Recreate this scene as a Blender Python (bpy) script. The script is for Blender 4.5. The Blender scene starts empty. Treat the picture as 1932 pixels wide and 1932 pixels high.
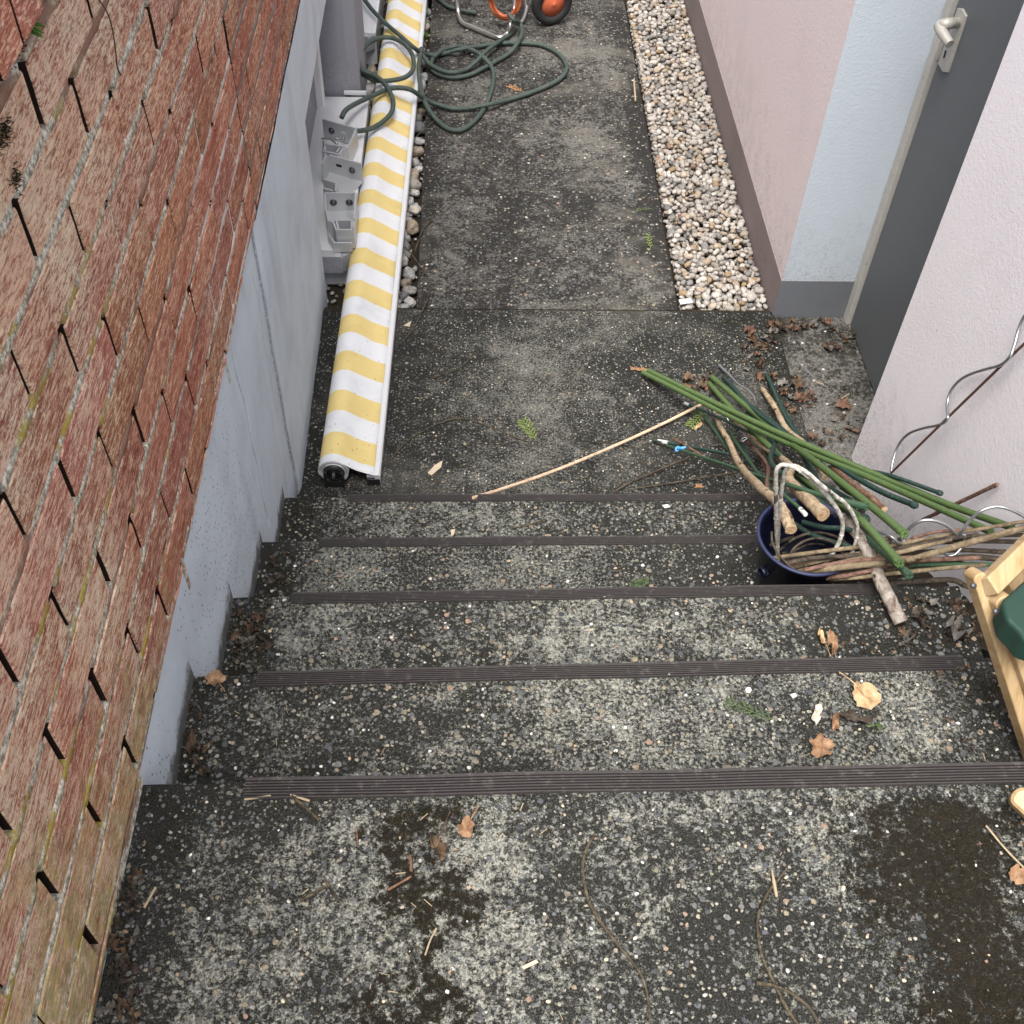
import bpy, bmesh, math, random
import numpy as np
from mathutils import Vector, Matrix, noise as mn

# ------------------------------------------------------------------ camera, sky, sun, exposure
scene = bpy.context.scene
COL = scene.collection
RC = np.array([[ .999351929, -.000713823, -.035989054],
               [-.022912387,  .758491155, -.651280424],
               [ .027762278,  .651682943,  .757983244]])
CAM = np.array([0., 0., 2.3]); FPX = 2075.; CC = 966.
cd = bpy.data.cameras.new('camera'); cam = bpy.data.objects.new('camera', cd); COL.objects.link(cam)
M4 = Matrix([list(RC[i]) + [float(CAM[i])] for i in range(3)] + [[0, 0, 0, 1]])
cam.matrix_world = M4
cd.sensor_width = 36; cd.lens = 36 * FPX / 1932; cd.clip_start = .02; cd.clip_end = 500
scene.camera = cam
W = bpy.data.worlds.new('World'); scene.world = W; W.use_nodes = True
wn = W.node_tree; bgn = wn.nodes['Background']
sky = wn.nodes.new('ShaderNodeTexSky'); sky.sky_type = 'NISHITA'; sky.sun_disc = False
SUN_EL, SUN_AZ = math.radians(67), math.radians(-158)     # azimuth from +Y towards +X
sky.sun_elevation = SUN_EL; sky.sun_rotation = SUN_AZ; sky.air_density = 1.0; sky.dust_density = 3.0; sky.ozone_density = .6
hsv = wn.nodes.new('ShaderNodeHueSaturation'); hsv.inputs['Saturation'].default_value = .50     # overcast: a paler sky
wn.links.new(sky.outputs[0], hsv.inputs['Color']); wn.links.new(hsv.outputs[0], bgn.inputs[0]); bgn.inputs[1].default_value = .105
sd = bpy.data.lights.new('sun', 'SUN'); sd.energy = 2.0; sd.angle = math.radians(38); sd.color = (1, .97, .93)
so = bpy.data.objects.new('sun', sd); COL.objects.link(so)
dirv = Vector((math.sin(SUN_AZ) * math.cos(SUN_EL), math.cos(SUN_AZ) * math.cos(SUN_EL), math.sin(SUN_EL)))
so.rotation_euler = dirv.to_track_quat('Z', 'Y').to_euler(); so.location = (0, 0, 6)
scene.view_settings.view_transform = 'Standard'; scene.view_settings.look = 'None'
scene.view_settings.exposure = 1.52; scene.view_settings.gamma = 1
scene.render.resolution_x = scene.render.resolution_y = 1024

R = random.Random(7)
H = .17                                   # riser height; landing is z = 0, top platform z = 5 H

# ------------------------------------------------------------------ helpers
def ray(X, Y):
    return RC @ np.array([X - CC, -(Y - CC), -FPX])
def at(X, Y, z):                          # where a line of sight meets height z
    v = ray(X, Y); t = (z - CAM[2]) / v[2]; return Vector(CAM + t * v)
def atx(X, Y, x):
    v = ray(X, Y); t = (x - CAM[0]) / v[0]; return Vector(CAM + t * v)
def E_(x, y, z): return at(1118.06 + x * .42129, 606.9 + y * .42129, z)
def F_(x, y, z): return at(1181.9 + x * .16534, 670.8 + y * .16534, z)
def G_(x, y, z): return at(1405.6 + x * .16534, 862.5 + y * .16534, z)
def H_(x, y, z): return at(1661.1 + x * .26455, 575 + y * .26455, z)
def Hx(x, y, X): return atx(1661.1 + x * .26455, 575 + y * .26455, X)
def I_(x, y, z): return at(1788.9 + x * .31384, 990.3 + y * .31384, z)
def R_(x, y, z): return at(658.06 + x * .23148, y * .23148, z)
def L_(x, y, z): return at(543.06 + x * .36375, 511.1 + y * .36375, z)
def Q_(x, y, z): return at(958.3 + x * .50398, 1277.8 + y * .50398, z)
def S_(x, y, z): return at(638.9 + x * .19841, 1469.4 + y * .19841, z)

def tag(o, label=None, cat=None, group=None, kind=None):
    if label: o['label'] = label
    if cat: o['category'] = cat
    if group: o['group'] = group
    if kind: o['kind'] = kind
    return o
def empty(name, loc, label, cat, group=None):
    o = bpy.data.objects.new(name, None); COL.objects.link(o); o.location = loc; o.empty_display_size = .05
    return tag(o, label, cat, group)
class MB:
    def __init__(s): s.v = []; s.f = []; s.c = []; s.sm = []; s.mi = []
    def add(s, vs, fs, col=None, smooth=False, mi=0):
        n = len(s.v); s.v += [tuple(v) for v in vs]; s.f += [tuple(i + n for i in f) for f in fs]
        s.c += [col or (1, 1, 1)] * len(vs); s.sm += [smooth] * len(fs); s.mi += [mi] * len(fs)
    def box(s, a, b, col=None, mi=0):
        x0, y0, z0 = a; x1, y1, z1 = b
        s.add([(x0,y0,z0),(x1,y0,z0),(x1,y1,z0),(x0,y1,z0),(x0,y0,z1),(x1,y0,z1),(x1,y1,z1),(x0,y1,z1)],
              [(0,3,2,1),(4,5,6,7),(0,1,5,4),(1,2,6,5),(2,3,7,6),(3,0,4,7)], col, False, mi)
    def build(s, name, m, parent=None, col=False, bevel=0, segs=2, solid=0):
        me = bpy.data.meshes.new(name)
        off = Vector(parent.location) if parent is not None and parent.parent is None else Vector((0, 0, 0))
        if parent is not None and parent.parent is not None: off = Vector(parent.parent.location)
        me.from_pydata([(v[0]-off[0], v[1]-off[1], v[2]-off[2]) for v in s.v], [], s.f)
        me.polygons.foreach_set('use_smooth', s.sm)
        ms = m if isinstance(m, (list, tuple)) else [m]
        for k in ms: me.materials.append(k)
        me.polygons.foreach_set('material_index', s.mi)
        if col:
            a = me.color_attributes.new('col', 'FLOAT_COLOR', 'POINT')
            a.data.foreach_set('color', np.array([(c[0], c[1], c[2], 1) for c in s.c], dtype=np.float32).ravel())
        me.update()
        o = bpy.data.objects.new(name, me); COL.objects.link(o)
        if parent is not None: o.parent = parent
        if solid:
            q = o.modifiers.new('s', 'SOLIDIFY'); q.thickness = solid; q.offset = 0
        if bevel:
            q = o.modifiers.new('b', 'BEVEL'); q.width = bevel; q.segments = segs; q.limit_method = 'ANGLE'
            me.polygons.foreach_set('use_smooth', [True] * len(me.polygons))
            q.harden_normals = True
        return o
def smoothline(pts, n=6, closed=False):
    P = [Vector(p) for p in pts]; out = []
    if len(P) < 3:
        return [P[0].lerp(P[1], i / n) for i in range(n + 1)]
    for i in range(len(P) - 1):
        p0 = P[i - 1] if i else P[0] * 2 - P[1]; p1, p2 = P[i], P[i + 1]
        p3 = P[i + 2] if i + 2 < len(P) else P[-1] * 2 - P[-2]
        for k in range(n):
            t = k / n
            out.append(.5 * ((2 * p1) + (p2 - p0) * t + (2*p0 - 5*p1 + 4*p2 - p3) * t*t + (3*p1 - p0 - 3*p2 + p3) * t**3))
    out.append(P[-1]); return out
def sweep(mb, pts, r, seg=10, n=6, col=None, rough=0, cap=True, flat=False, mi=0, capmi=None, seed=0):
    P = smoothline(pts, n) if not flat else [Vector(p) for p in pts]
    m = len(P); rr = r if isinstance(r, (list, tuple)) else [r, r]
    T = [(P[min(i + 1, m - 1)] - P[max(i - 1, 0)]).normalized() for i in range(m)]
    up = Vector((0, 0, 1)) if abs(T[0].z) < .9 else Vector((1, 0, 0))
    nrm = (up - T[0] * up.dot(T[0])).normalized(); vs = []; fs = []
    for i in range(m):
        nrm = (nrm - T[i] * nrm.dot(T[i])).normalized(); b = T[i].cross(nrm)
        t = i / (m - 1) * (len(rr) - 1); k = min(int(t), len(rr) - 2); rad = rr[k] * (1 - (t - k)) + rr[k + 1] * (t - k)
        for j in range(seg):
            a = 2 * math.pi * j / seg; q = rad
            if rough:
                q *= 1 + rough * mn.noise(Vector((P[i].x * 60 + math.cos(a) * 1.1 + seed, P[i].y * 60 + math.sin(a) * 1.1, P[i].z * 60)))
            vs.append(P[i] + (nrm * math.cos(a) + b * math.sin(a)) * q)
    for i in range(m - 1):
        for j in range(seg):
            a = i * seg + j; c = i * seg + (j + 1) % seg
            fs.append((a, c, c + seg, a + seg))
    mb.add(vs, fs, col, True, mi)
    if cap:
        mb.add([vs[j] for j in range(seg)], [tuple(reversed(range(seg)))], col, False, mi if capmi is None else capmi)
        mb.add([vs[(m - 1) * seg + j] for j in range(seg)], [tuple(range(seg))], col, False, mi if capmi is None else capmi)
    return P
def lathe(mb, c, prof, seg=40, axis=None, col=None, mi=0):   # prof: (r, h) along axis from c
    ax = Vector(axis or (0, 0, 1)).normalized(); u = Vector((1, 0, 0)) if abs(ax.x) < .9 else Vector((0, 1, 0))
    u = (u - ax * u.dot(ax)).normalized(); w = ax.cross(u); vs = []; fs = []
    for (r, h) in prof:
        for j in range(seg):
            a = 2 * math.pi * j / seg
            vs.append(Vector(c) + ax * h + (u * math.cos(a) + w * math.sin(a)) * r)
    for i in range(len(prof) - 1):
        for j in range(seg):
            k = (j + 1) % seg; fs.append((i * seg + j, i * seg + k, (i + 1) * seg + k, (i + 1) * seg + j))
    mb.add(vs, fs, col, True, mi)
def prism(mb, poly, axis_vec, col=None, mi=0):               # poly: list of 3D points, extruded
    n = len(poly); a = [Vector(p) for p in poly]; b = [p + Vector(axis_vec) for p in a]
    mb.add(a + b, [tuple(reversed(range(n))), tuple(range(n, 2 * n))] + [(i, (i + 1) % n, n + (i + 1) % n, n + i) for i in range(n)], col, False, mi)
def bar(mb, a, b, w, h, up=(0, 0, 1), col=None):
    a, b = Vector(a), Vector(b); t = (b - a).normalized(); s = t.cross(Vector(up)).normalized(); u = s.cross(t)
    q = [a + s*w/2*i + u*h/2*j for i, j in ((-1,-1),(1,-1),(1,1),(-1,1))]
    prism(mb, q, b - a, col)

# ------------------------------------------------------------------ material kit
class NT:
    def __init__(s, name):
        s.m = bpy.data.materials.new(name); s.m.use_nodes = True; s.t = s.m.node_tree
        s.b = s.t.nodes['Principled BSDF']; s.out = s.t.nodes['Material Output']
        s.tc = s.t.nodes.new('ShaderNodeNewGeometry'); s.P = s.tc.outputs['Position']
    def _in(s, sock, v):
        if isinstance(v, bpy.types.NodeSocket): s.t.links.new(v, sock)
        elif v is not None:
            if isinstance(v, (tuple, list)) and len(v) == 3 and sock.type == 'RGBA': v = (*v, 1)
            sock.default_value = v
    def map(s, scale=(1,1,1), loc=(0,0,0), rot=(0,0,0), v=None):
        n = s.t.nodes.new('ShaderNodeMapping'); s._in(n.inputs[0], v or s.P)
        n.inputs['Scale'].default_value = scale; n.inputs['Location'].default_value = loc; n.inputs['Rotation'].default_value = rot
        return n.outputs[0]
    def noise(s, sc, det=3, ro=.5, v=None, dist=0, col=False):
        n = s.t.nodes.new('ShaderNodeTexNoise'); s._in(n.inputs['Vector'], v or s.P)
        n.inputs['Scale'].default_value = sc; n.inputs['Detail'].default_value = det; n.inputs['Roughness'].default_value = ro; n.inputs['Distortion'].default_value = dist
        return n.outputs['Color' if col else 'Fac']
    def voro(s, sc, v=None, feat='F1', rnd=1):
        n = s.t.nodes.new('ShaderNodeTexVoronoi'); n.feature = feat; s._in(n.inputs['Vector'], v or s.P)
        n.inputs['Scale'].default_value = sc; n.inputs['Randomness'].default_value = rnd
        return n
    def m_(s, op, a, b=None, c=None, clamp=False):
        n = s.t.nodes.new('ShaderNodeMath'); n.operation = op; n.use_clamp = clamp
        s._in(n.inputs[0], a); s._in(n.inputs[1], b)
        if c is not None: s._in(n.inputs[2], c)
        return n.outputs[0]
    def step(s, v, lo, hi):                     # smooth 0..1 (falls if lo > hi)
        n = s.t.nodes.new('ShaderNodeMapRange'); n.interpolation_type = 'SMOOTHSTEP'; s._in(n.inputs[0], v)
        if lo < hi: a = (lo, hi, 0, 1)
        else: a = (hi, lo, 1, 0)
        for i in range(4): n.inputs[i + 1].default_value = a[i]
        return n.outputs[0]
    def ramp(s, v, stops, const=False):
        n = s.t.nodes.new('ShaderNodeValToRGB'); s._in(n.inputs[0], v); cr = n.color_ramp
        if const: cr.interpolation = 'CONSTANT'
        while len(cr.elements) < len(stops): cr.elements.new(.5)
        for e, (p, c) in zip(cr.elements, stops): e.position = p; e.color = (*c, 1)
        return n.outputs[0]
    def mix(s, f, a, b, mode='MIX'):
        n = s.t.nodes.new('ShaderNodeMix'); n.data_type = 'RGBA'; n.blend_type = mode; n.clamp_factor = True
        s._in(n.inputs[0], f); s._in(n.inputs[6], a); s._in(n.inputs[7], b); return n.outputs[2]
    def sep(s, v):
        n = s.t.nodes.new('ShaderNodeSeparateXYZ'); s._in(n.inputs[0], v); return n.outputs
    def sepc(s, v):
        n = s.t.nodes.new('ShaderNodeSeparateColor'); s._in(n.inputs[0], v); return n.outputs
    def attr(s, name='col'):
        n = s.t.nodes.new('ShaderNodeAttribute'); n.attribute_name = name; return n.outputs['Color']
    def bump(s, h, d=.002, st=1, prev=None):
        n = s.t.nodes.new('ShaderNodeBump'); s._in(n.inputs['Height'], h); n.inputs['Distance'].default_value = d; n.inputs['Strength'].default_value = st
        if prev is not None: s._in(n.inputs['Normal'], prev)
        return n.outputs[0]
    def vadd(s, a, b, k):
        n = s.t.nodes.new('ShaderNodeVectorMath'); n.operation = 'MULTIPLY_ADD'; s._in(n.inputs[0], b); n.inputs[1].default_value = (k, k, k); s._in(n.inputs[2], a)
        return n.outputs[0]
    def done(s, col, rough=.8, nrm=None, metal=0, spec=.4, coat=0):
        s._in(s.b.inputs['Base Color'], col); s._in(s.b.inputs['Roughness'], rough)
        s.b.inputs['Metallic'].default_value = metal; s.b.inputs['Specular IOR Level'].default_value = spec
        if coat: s.b.inputs['Coat Weight'].default_value = coat
        if nrm is not None: s._in(s.b.inputs['Normal'], nrm)
        return s.m

def concrete(name, bias=0., light=(.245,.245,.21), dark=(.016,.016,.0135), mossbands=(), wallx=None, pebble=1., warm=0, zfine=1., farb=0., smear=0., damp_shade=0.):
    t = NT(name); P = t.P; X, Y, Z = t.sep(P)[0:3]
    wob = t.noise(9, 4, .6); big = t.noise(2.6, 5, .62, t.map(loc=(3.1, 1.7, .4))); med = t.noise(22, 4, .6)
    fine = t.noise(150 * zfine, 5, .68); fine2 = t.noise(420, 3, .6)
    d = t.m_('ADD', t.m_('MULTIPLY', t.m_('SUBTRACT', big, .5), .68), t.m_('MULTIPLY', t.m_('SUBTRACT', med, .5), .42))
    f = t.m_('ADD', t.m_('ADD', fine, d), bias)
    f = t.m_('ADD', f, t.m_('MULTIPLY', t.m_('SUBTRACT', fine2, .5), .25))
    if damp_shade:  # dampness plus the stick heap's shade, both painted as darker concrete
        dm = t.m_('MULTIPLY', t.step(t.m_('ADD', X, t.m_('MULTIPLY', t.m_('SUBTRACT', wob, .5), .3)), .38, .80), t.step(Y, 1.0, 1.25)); f = t.m_('SUBTRACT', f, t.m_('MULTIPLY', dm, damp_shade))
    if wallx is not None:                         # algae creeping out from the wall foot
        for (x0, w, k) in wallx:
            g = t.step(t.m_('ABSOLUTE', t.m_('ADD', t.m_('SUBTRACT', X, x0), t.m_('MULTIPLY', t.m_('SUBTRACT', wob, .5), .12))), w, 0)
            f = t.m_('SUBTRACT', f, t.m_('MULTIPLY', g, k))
    f = t.m_('SUBTRACT', f, t.m_('MULTIPLY', t.step(Y, 1.25, 1.55), farb)); lit = t.step(f, .415, .60)
    cem = t.mix(t.step(t.noise(260, 4, .7), .38, .62), tuple(c * .42 for c in light), tuple(c * 1.18 for c in light))
    dk = t.mix(t.step(fine2, .40, .66), tuple(c * .45 for c in dark), tuple(c * 2.3 for c in dark)); col = t.mix(lit, dk, cem)
    hgt = t.m_('MULTIPLY', lit, .35)
    wp = t.vadd(P, t.noise(120, 2, .5, col=True), .006)
    # aggregate at three sizes
    for (sc, thr, keep, stops, bump) in (
        (120, .38, .34, [(0,(.07,.075,.075)),(.35,(.16,.155,.14)),(.6,(.11,.12,.125)),(.8,(.27,.24,.18)),(1,(.33,.3,.25))], .3),
        (66, .36, .46, [(0,(.05,.055,.06)),(.3,(.10,.105,.11)),(.55,(.17,.165,.15)),(.75,(.08,.085,.09)),(.92,(.26,.22,.15)),(1,(.30,.2,.15))], .5),
        (46, .18, .86, [(0,(.6,.57,.5)),(.5,(.72,.7,.66)),(.8,(.55,.44,.28)),(1,(.42,.28,.2))], .9)):
        v = t.voro(sc * zfine if sc > 100 else sc, wp); c = t.sepc(v.outputs['Color'])
        on = t.m_('GREATER_THAN', c[0], keep + (1 - keep) * (1 - pebble))
        rad = t.m_('MULTIPLY_ADD', c[2], thr * .55, thr * .55)
        msk = t.m_('MULTIPLY', on, t.step(t.m_('SUBTRACT', v.outputs['Distance'], rad), .03, -.02))
        grime = t.m_('MULTIPLY_ADD', t.step(t.m_('ADD', fine, t.m_('MULTIPLY', c[1], .15)), .34, .5), .75, .25) if bump < .8 else t.step(fine, .30, .40)
        msk = t.m_('MULTIPLY', msk, grime)
        col = t.mix(msk, col, t.ramp(c[1], stops)); hgt = t.m_('ADD', hgt, t.m_('MULTIPLY', msk, bump))
    if smear:                                     # worn, trowelled cement showing through in long smears
        sm = t.noise(1, 5, .62, t.map(scale=(2.2, 3.6, 1), loc=(1.3, 4.1, 0)), dist=.5); sm2 = t.noise(1, 5, .7, t.map(scale=(26, 60, 10)))
        sf = t.m_('ADD', sm, t.m_('MULTIPLY', t.m_('SUBTRACT', sm2, .5), .30)); sf = t.m_('MULTIPLY', t.step(sf, .50, .68), .72 * smear)
        col = t.mix(sf, col, t.mix(t.noise(45, 4, .6), (.115,.106,.088), (.175,.163,.138))); hgt = t.m_('MULTIPLY', hgt, t.m_('SUBTRACT', 1, t.m_('MULTIPLY', sf, .6)))
    # brown moss
    mo = t.m_('ADD', t.step(t.noise(5.5, 6, .65, t.map(loc=(8, 2, 5))), .68, .80), 0)
    for (x0, w, k, y0, y1, sl) in mossbands:
        xx = t.m_('ADD', t.m_('SUBTRACT', X, x0), t.m_('MULTIPLY', Y, sl))
        g = t.step(t.m_('ABSOLUTE', t.m_('ADD', xx, t.m_('MULTIPLY', t.m_('SUBTRACT', t.noise(11, 6, .7), .5), .45))), w * 1.25, w * .1)
        g = t.m_('MULTIPLY', g, t.m_('MULTIPLY', t.step(Y, y0, y0 + .04), t.step(Y, y1, y1 - .05)))
        mo = t.m_('MAXIMUM', mo, t.m_('MULTIPLY', g, k))
    mof = t.step(t.m_('ADD', t.m_('MULTIPLY', mo, .70), t.m_('MULTIPLY', t.m_('SUBTRACT', t.noise(80, 6, .75), .5), 1.9)), .42, .66)
    mcol = t.ramp(t.noise(330, 3, .7), [(.3, (.006,.005,.003)), (.55, (.017,.013,.007)), (.75, (.050,.038,.018))])
    keepw = t.m_('SUBTRACT', 1, t.m_('MULTIPLY', t.m_('GREATER_THAN', hgt, .85), .75))
    col = t.mix(t.m_('MULTIPLY', mof, keepw), col, mcol); hgt = t.m_('ADD', hgt, t.m_('MULTIPLY', t.m_('MULTIPLY', mof, fine2), 1.0))
    if warm: col = t.mix(warm, col, (1., .93, .80), 'MULTIPLY')
    hgt = t.m_('ADD', hgt, t.m_('MULTIPLY', fine2, .25))
    return t.done(col, .92, t.bump(hgt, .0035, .9), spec=.25)

MAT = {}
MAT['stairs'] = concrete('stair_concrete', bias=-.012, farb=.05, damp_shade=.13, mossbands=[(-.075,.085,.95,-2,.735,0),(.72,.20,1.,-2,.735,.12),(1.0,.17,.9,.75,1.04,0)],
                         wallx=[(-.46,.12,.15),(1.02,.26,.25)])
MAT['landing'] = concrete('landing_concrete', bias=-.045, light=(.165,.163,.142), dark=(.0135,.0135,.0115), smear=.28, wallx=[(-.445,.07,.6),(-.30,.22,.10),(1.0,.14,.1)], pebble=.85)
MAT['path'] = concrete('path_concrete', bias=-.02, light=(.148,.142,.127), dark=(.0175,.0167,.0152), smear=.7, wallx=[(-.19,.10,.12),(.70,.12,.16)], pebble=.45, zfine=.75)
MAT['sill'] = concrete('door_slab_concrete', bias=.05, light=(.155,.147,.13), dark=(.028,.026,.022), pebble=.25, zfine=.6)

def plaster(name, col, bumpd=.0014, sc=270, dirt=.12, stain=(.5,.45,.42), streak=0, pits=0):
    t = NT(name); n1 = t.noise(sc, 3, .55); n2 = t.noise(sc * .35, 3, .5); n3 = t.noise(3.5, 5, .6); n4 = t.noise(14, 4, .6)
    c = t.mix(t.step(n3, .45, .8), col, tuple(a * b for a, b in zip(col, (1 - dirt, 1 - dirt * 1.05, 1 - dirt * 1.1))))
    c = t.mix(t.m_('MULTIPLY', t.step(n4, .58, .85), dirt * 2), c, stain)
    h = t.m_('ADD', t.m_('MULTIPLY', n1, .7), t.m_('MULTIPLY', n2, .8))
    Zw = t.sep(t.P)[2]; spl = t.m_('MULTIPLY', t.step(t.m_('ADD', Zw, t.m_('MULTIPLY', t.m_('SUBTRACT', t.noise(16, 6, .7), .5), .9)), .42, .02), t.step(t.noise(150, 4, .7), .42, .6))
    c = t.mix(t.m_('MULTIPLY', spl, .38), c, (.16, .14, .12))
    v = t.voro(9); cc = t.sepc(v.outputs['Color']); chip = t.m_('MULTIPLY', t.m_('GREATER_THAN', cc[0], .72), t.step(t.m_('ADD', v.outputs['Distance'], t.m_('MULTIPLY', t.noise(60, 4), .06)), .062, .045))
    c = t.mix(t.m_('MULTIPLY', chip, .35), c, (.3, .27, .25)); h = t.m_('SUBTRACT', h, t.m_('MULTIPLY', chip, 1.2))
    if streak:
        s = t.noise(1, 4, .6, t.map(scale=(14, 14, 1.2)))
        c = t.mix(t.m_('MULTIPLY', t.step(s, .5, .75), streak), c, tuple(a * .75 for a in col))
    if pits:
        v = t.voro(95); cc = t.sepc(v.outputs['Color'])
        Z = t.sep(t.P)[2]
        msk = t.m_('MULTIPLY', t.m_('GREATER_THAN', cc[0], .80), t.step(t.m_('ADD', v.outputs['Distance'], t.m_('MULTIPLY', cc[1], -.06)), .16, .09))
        c = t.mix(t.m_('MULTIPLY', msk, pits), c, (.10, .10, .11)); h = t.m_('SUBTRACT', h, t.m_('MULTIPLY', msk, .8))
    return t.done(c, .85, t.bump(h, bumpd, .8), spec=.25)
MAT['pink'] = plaster('pink_render', (.76, .655, .645), dirt=.08, stain=(.6,.5,.48))
MAT['white'] = plaster('white_render', (.86, .815, .825), dirt=.05, sc=300, bumpd=.0012)
MAT['blue'] = plaster('blue_grey_render', (.50, .555, .605), dirt=.05, stain=(.5,.53,.56))
MAT['plinth'] = plaster('mauve_plinth', (.235, .19, .185), dirt=.22, stain=(.13,.11,.10))
MAT['plinthblue'] = plaster('slate_plinth', (.145, .16, .18), dirt=.2, stain=(.09,.09,.085))
MAT['pier'] = plaster('grey_pier_paint', (.30, .31, .345), dirt=.1, sc=260, bumpd=.0015)

def base_paint():
    t = NT('white_washed_base'); X, Y, Z = t.sep(t.P)[0:3]
    n1 = t.noise(240, 3, .6); n2 = t.noise(6, 5, .6); n3 = t.noise(1, 4, .6, t.map(scale=(10, 10, 1.0)))
    c = t.mix(t.step(n2, .4, .75), (.63, .695, .745), (.53, .585, .635))
    c = t.mix(t.m_('MULTIPLY', t.step(n3, .52, .72), .5), c, (.45, .495, .54))
    v = t.voro(120, t.map(scale=(1, 1, .6))); cc = t.sepc(v.outputs['Color'])
    near = t.step(Y, 2.1, 1.0)
    msk = t.m_('MULTIPLY', t.m_('GREATER_THAN', cc[0], .50), t.step(t.m_('ADD', v.outputs['Distance'], t.m_('MULTIPLY', cc[1], -.10)), .18, .09))
    c = t.mix(t.m_('MULTIPLY', msk, t.m_('MULTIPLY_ADD', near, .8, .15)), c, (.11, .11, .115))
    # splash-back dirt just above each tread: height above the flight's pitch line
    tread = t.m_('SUBTRACT', Z, t.m_('MULTIPLY', t.m_('CEIL', t.m_('DIVIDE', t.m_('SUBTRACT', 1.882, Y), .2863)), .17))
    tz = t.m_('ADD', tread, t.m_('MULTIPLY', t.m_('SUBTRACT', t.noise(28, 5, .65), .5), .10))
    g = t.m_('MULTIPLY', t.step(tz, .060, .020), t.step(Y, 2.1, 1.9))
    dirt = t.ramp(t.noise(140, 4, .7), [(.3, (.035,.033,.025)), (.6, (.10,.098,.08)), (.8, (.2,.2,.18))])
    c = t.mix(t.m_('MULTIPLY', g, .92), c, dirt)
    ck = t.m_('SUBTRACT', 1, t.sepc(t.attr())[0]); ck = t.m_('MULTIPLY', ck, t.step(t.noise(120, 4, .7), .34, .5)); c = t.mix(ck, c, (.09, .088, .085))
    h = t.m_('ADD', t.m_('MULTIPLY', n1, .7), t.m_('SUBTRACT', t.m_('MULTIPLY', t.noise(40, 3), .6), t.m_('MULTIPLY', msk, .6)))
    return t.done(c, .8, t.bump(h, .0022, .8), spec=.3)
MAT['base'] = base_paint()

def brickmat(name, orange=0):
    t = NT(name); X, Y, Z = t.sep(t.P)[0:3]; at_ = t.attr()
    st = t.noise(1, 5, .72, t.map(scale=(170, 46, 260), rot=(.10, 0, 0)), dist=.6)
    st2 = t.noise(1, 4, .7, t.map(scale=(60, 9, 70), rot=(.10, 0, 0), loc=(3,1,2)))
    big = t.noise(3.2, 4, .6); mid = t.noise(30, 4, .6)
    base = t.mix(1, t.ramp(st2, [(.3, (.31,.092,.056)), (.5, (.50,.195,.118)), (.72, (.68,.36,.23))]), at_, 'MULTIPLY')
    base = t.mix(t.step(st, .60, .40), base, t.mix(1, base, (.62, .55, .55), 'MULTIPLY'))
    # pale lime and lichen film scraped along the combed face, denser high up and near the stair
    upz = t.m_('ADD', t.step(Z, 1.15, 1.75), t.m_('MULTIPLY', t.step(Y, 1.6, .6), .5))
    th = t.m_('ADD', t.m_('ADD', st, t.m_('MULTIPLY', t.m_('SUBTRACT', big, .5), .35)), t.m_('MULTIPLY_ADD', t.m_('MAXIMUM', upz, t.step(Y, 1.1, .75)), .115, t.m_('MULTIPLY', t.m_('SUBTRACT', mid, .5), .25)))
    if orange: th = t.m_('SUBTRACT', th, .12)
    th = t.m_('ADD', th, t.m_('MULTIPLY', t.m_('SUBTRACT', t.noise(300, 4, .7), .5), .55)); base = t.mix(t.m_('MULTIPLY', t.step(th, .48, .72), .64), base, t.mix(t.step(t.noise(9, 4, .6), .4, .6), (.84, .62, .45), (.90, .80, .58)))
    # green and yellow algae near the platform
    al = t.m_('ADD', t.step(Z, 1.34, .90), t.m_('MULTIPLY', t.step(Y, 1.15, .4), .8))
    al = t.m_('ADD', t.m_('MULTIPLY', al, .5), t.m_('MULTIPLY', t.m_('SUBTRACT', t.noise(7, 6, .65), .5), 1.3))
    g = t.m_('MULTIPLY', t.step(al, .50, .85), t.step(t.noise(90, 4, .7), .38, .55))
    g = t.m_('MULTIPLY', g, t.step(Y, 1.45, .95))
    base = t.mix(t.m_('MULTIPLY', g, .75), base, t.ramp(t.noise(40, 3), [(.35, (.24,.21,.09)), (.55, (.38,.33,.13)), (.7, (.50,.40,.10))]))
    base = t.mix(t.step(t.sepc(at_)[0], .5, .25), base, (.026, .015, .011))  # painted joint shade: near black wherever the vertex colour was darkened
    h = t.m_('ADD', t.m_('MULTIPLY', st, 1.2), t.m_('MULTIPLY', mid, .3))
    return t.done(base, .9, t.bump(h, .0026, .85), spec=.2)
MAT['brick'] = brickmat('combed_red_brick'); MAT['coping'] = brickmat('orange_coping_brick', 1)
def mortarmat():
    t = NT('grey_mortar'); X, Y, Z = t.sep(t.P)[0:3]
    c = t.ramp(t.noise(130, 4, .7), [(.38, (.22,.20,.155)), (.5, (.48,.45,.36)), (.60, (.80,.76,.64))])
    wh = t.m_('MULTIPLY', t.m_('MULTIPLY', t.step(Y, 1.55, 1.7), t.step(Y, 2.13, 2.11)), t.step(Z, 1.24, 1.2))
    c = t.mix(t.m_('MULTIPLY', wh, .8), c, (.70, .69, .64))
    yl = t.m_('MULTIPLY', t.step(t.noise(12, 5, .65), .52, .60), t.step(Y, 1.5, 1.0))
    c = t.mix(t.m_('MULTIPLY', yl, .85), c, (.42, .31, .035))
    c = t.mix(t.m_('MULTIPLY', t.step(t.noise(5, 5, .65, t.map(scale=(1,.6,2))), .52, .62), t.m_('SUBTRACT', 1, wh)), c, t.mix(t.noise(60,4), (.20,.10,.07), (.38,.24,.17)))
    far = t.step(Y, 2.11, 2.13); c = t.mix(far, c, (.24, .225, .20))
    return t.done(c, .95, t.bump(t.noise(260, 4, .7), .003, 1), spec=.1)
MAT['mortar'] = mortarmat()
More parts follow.
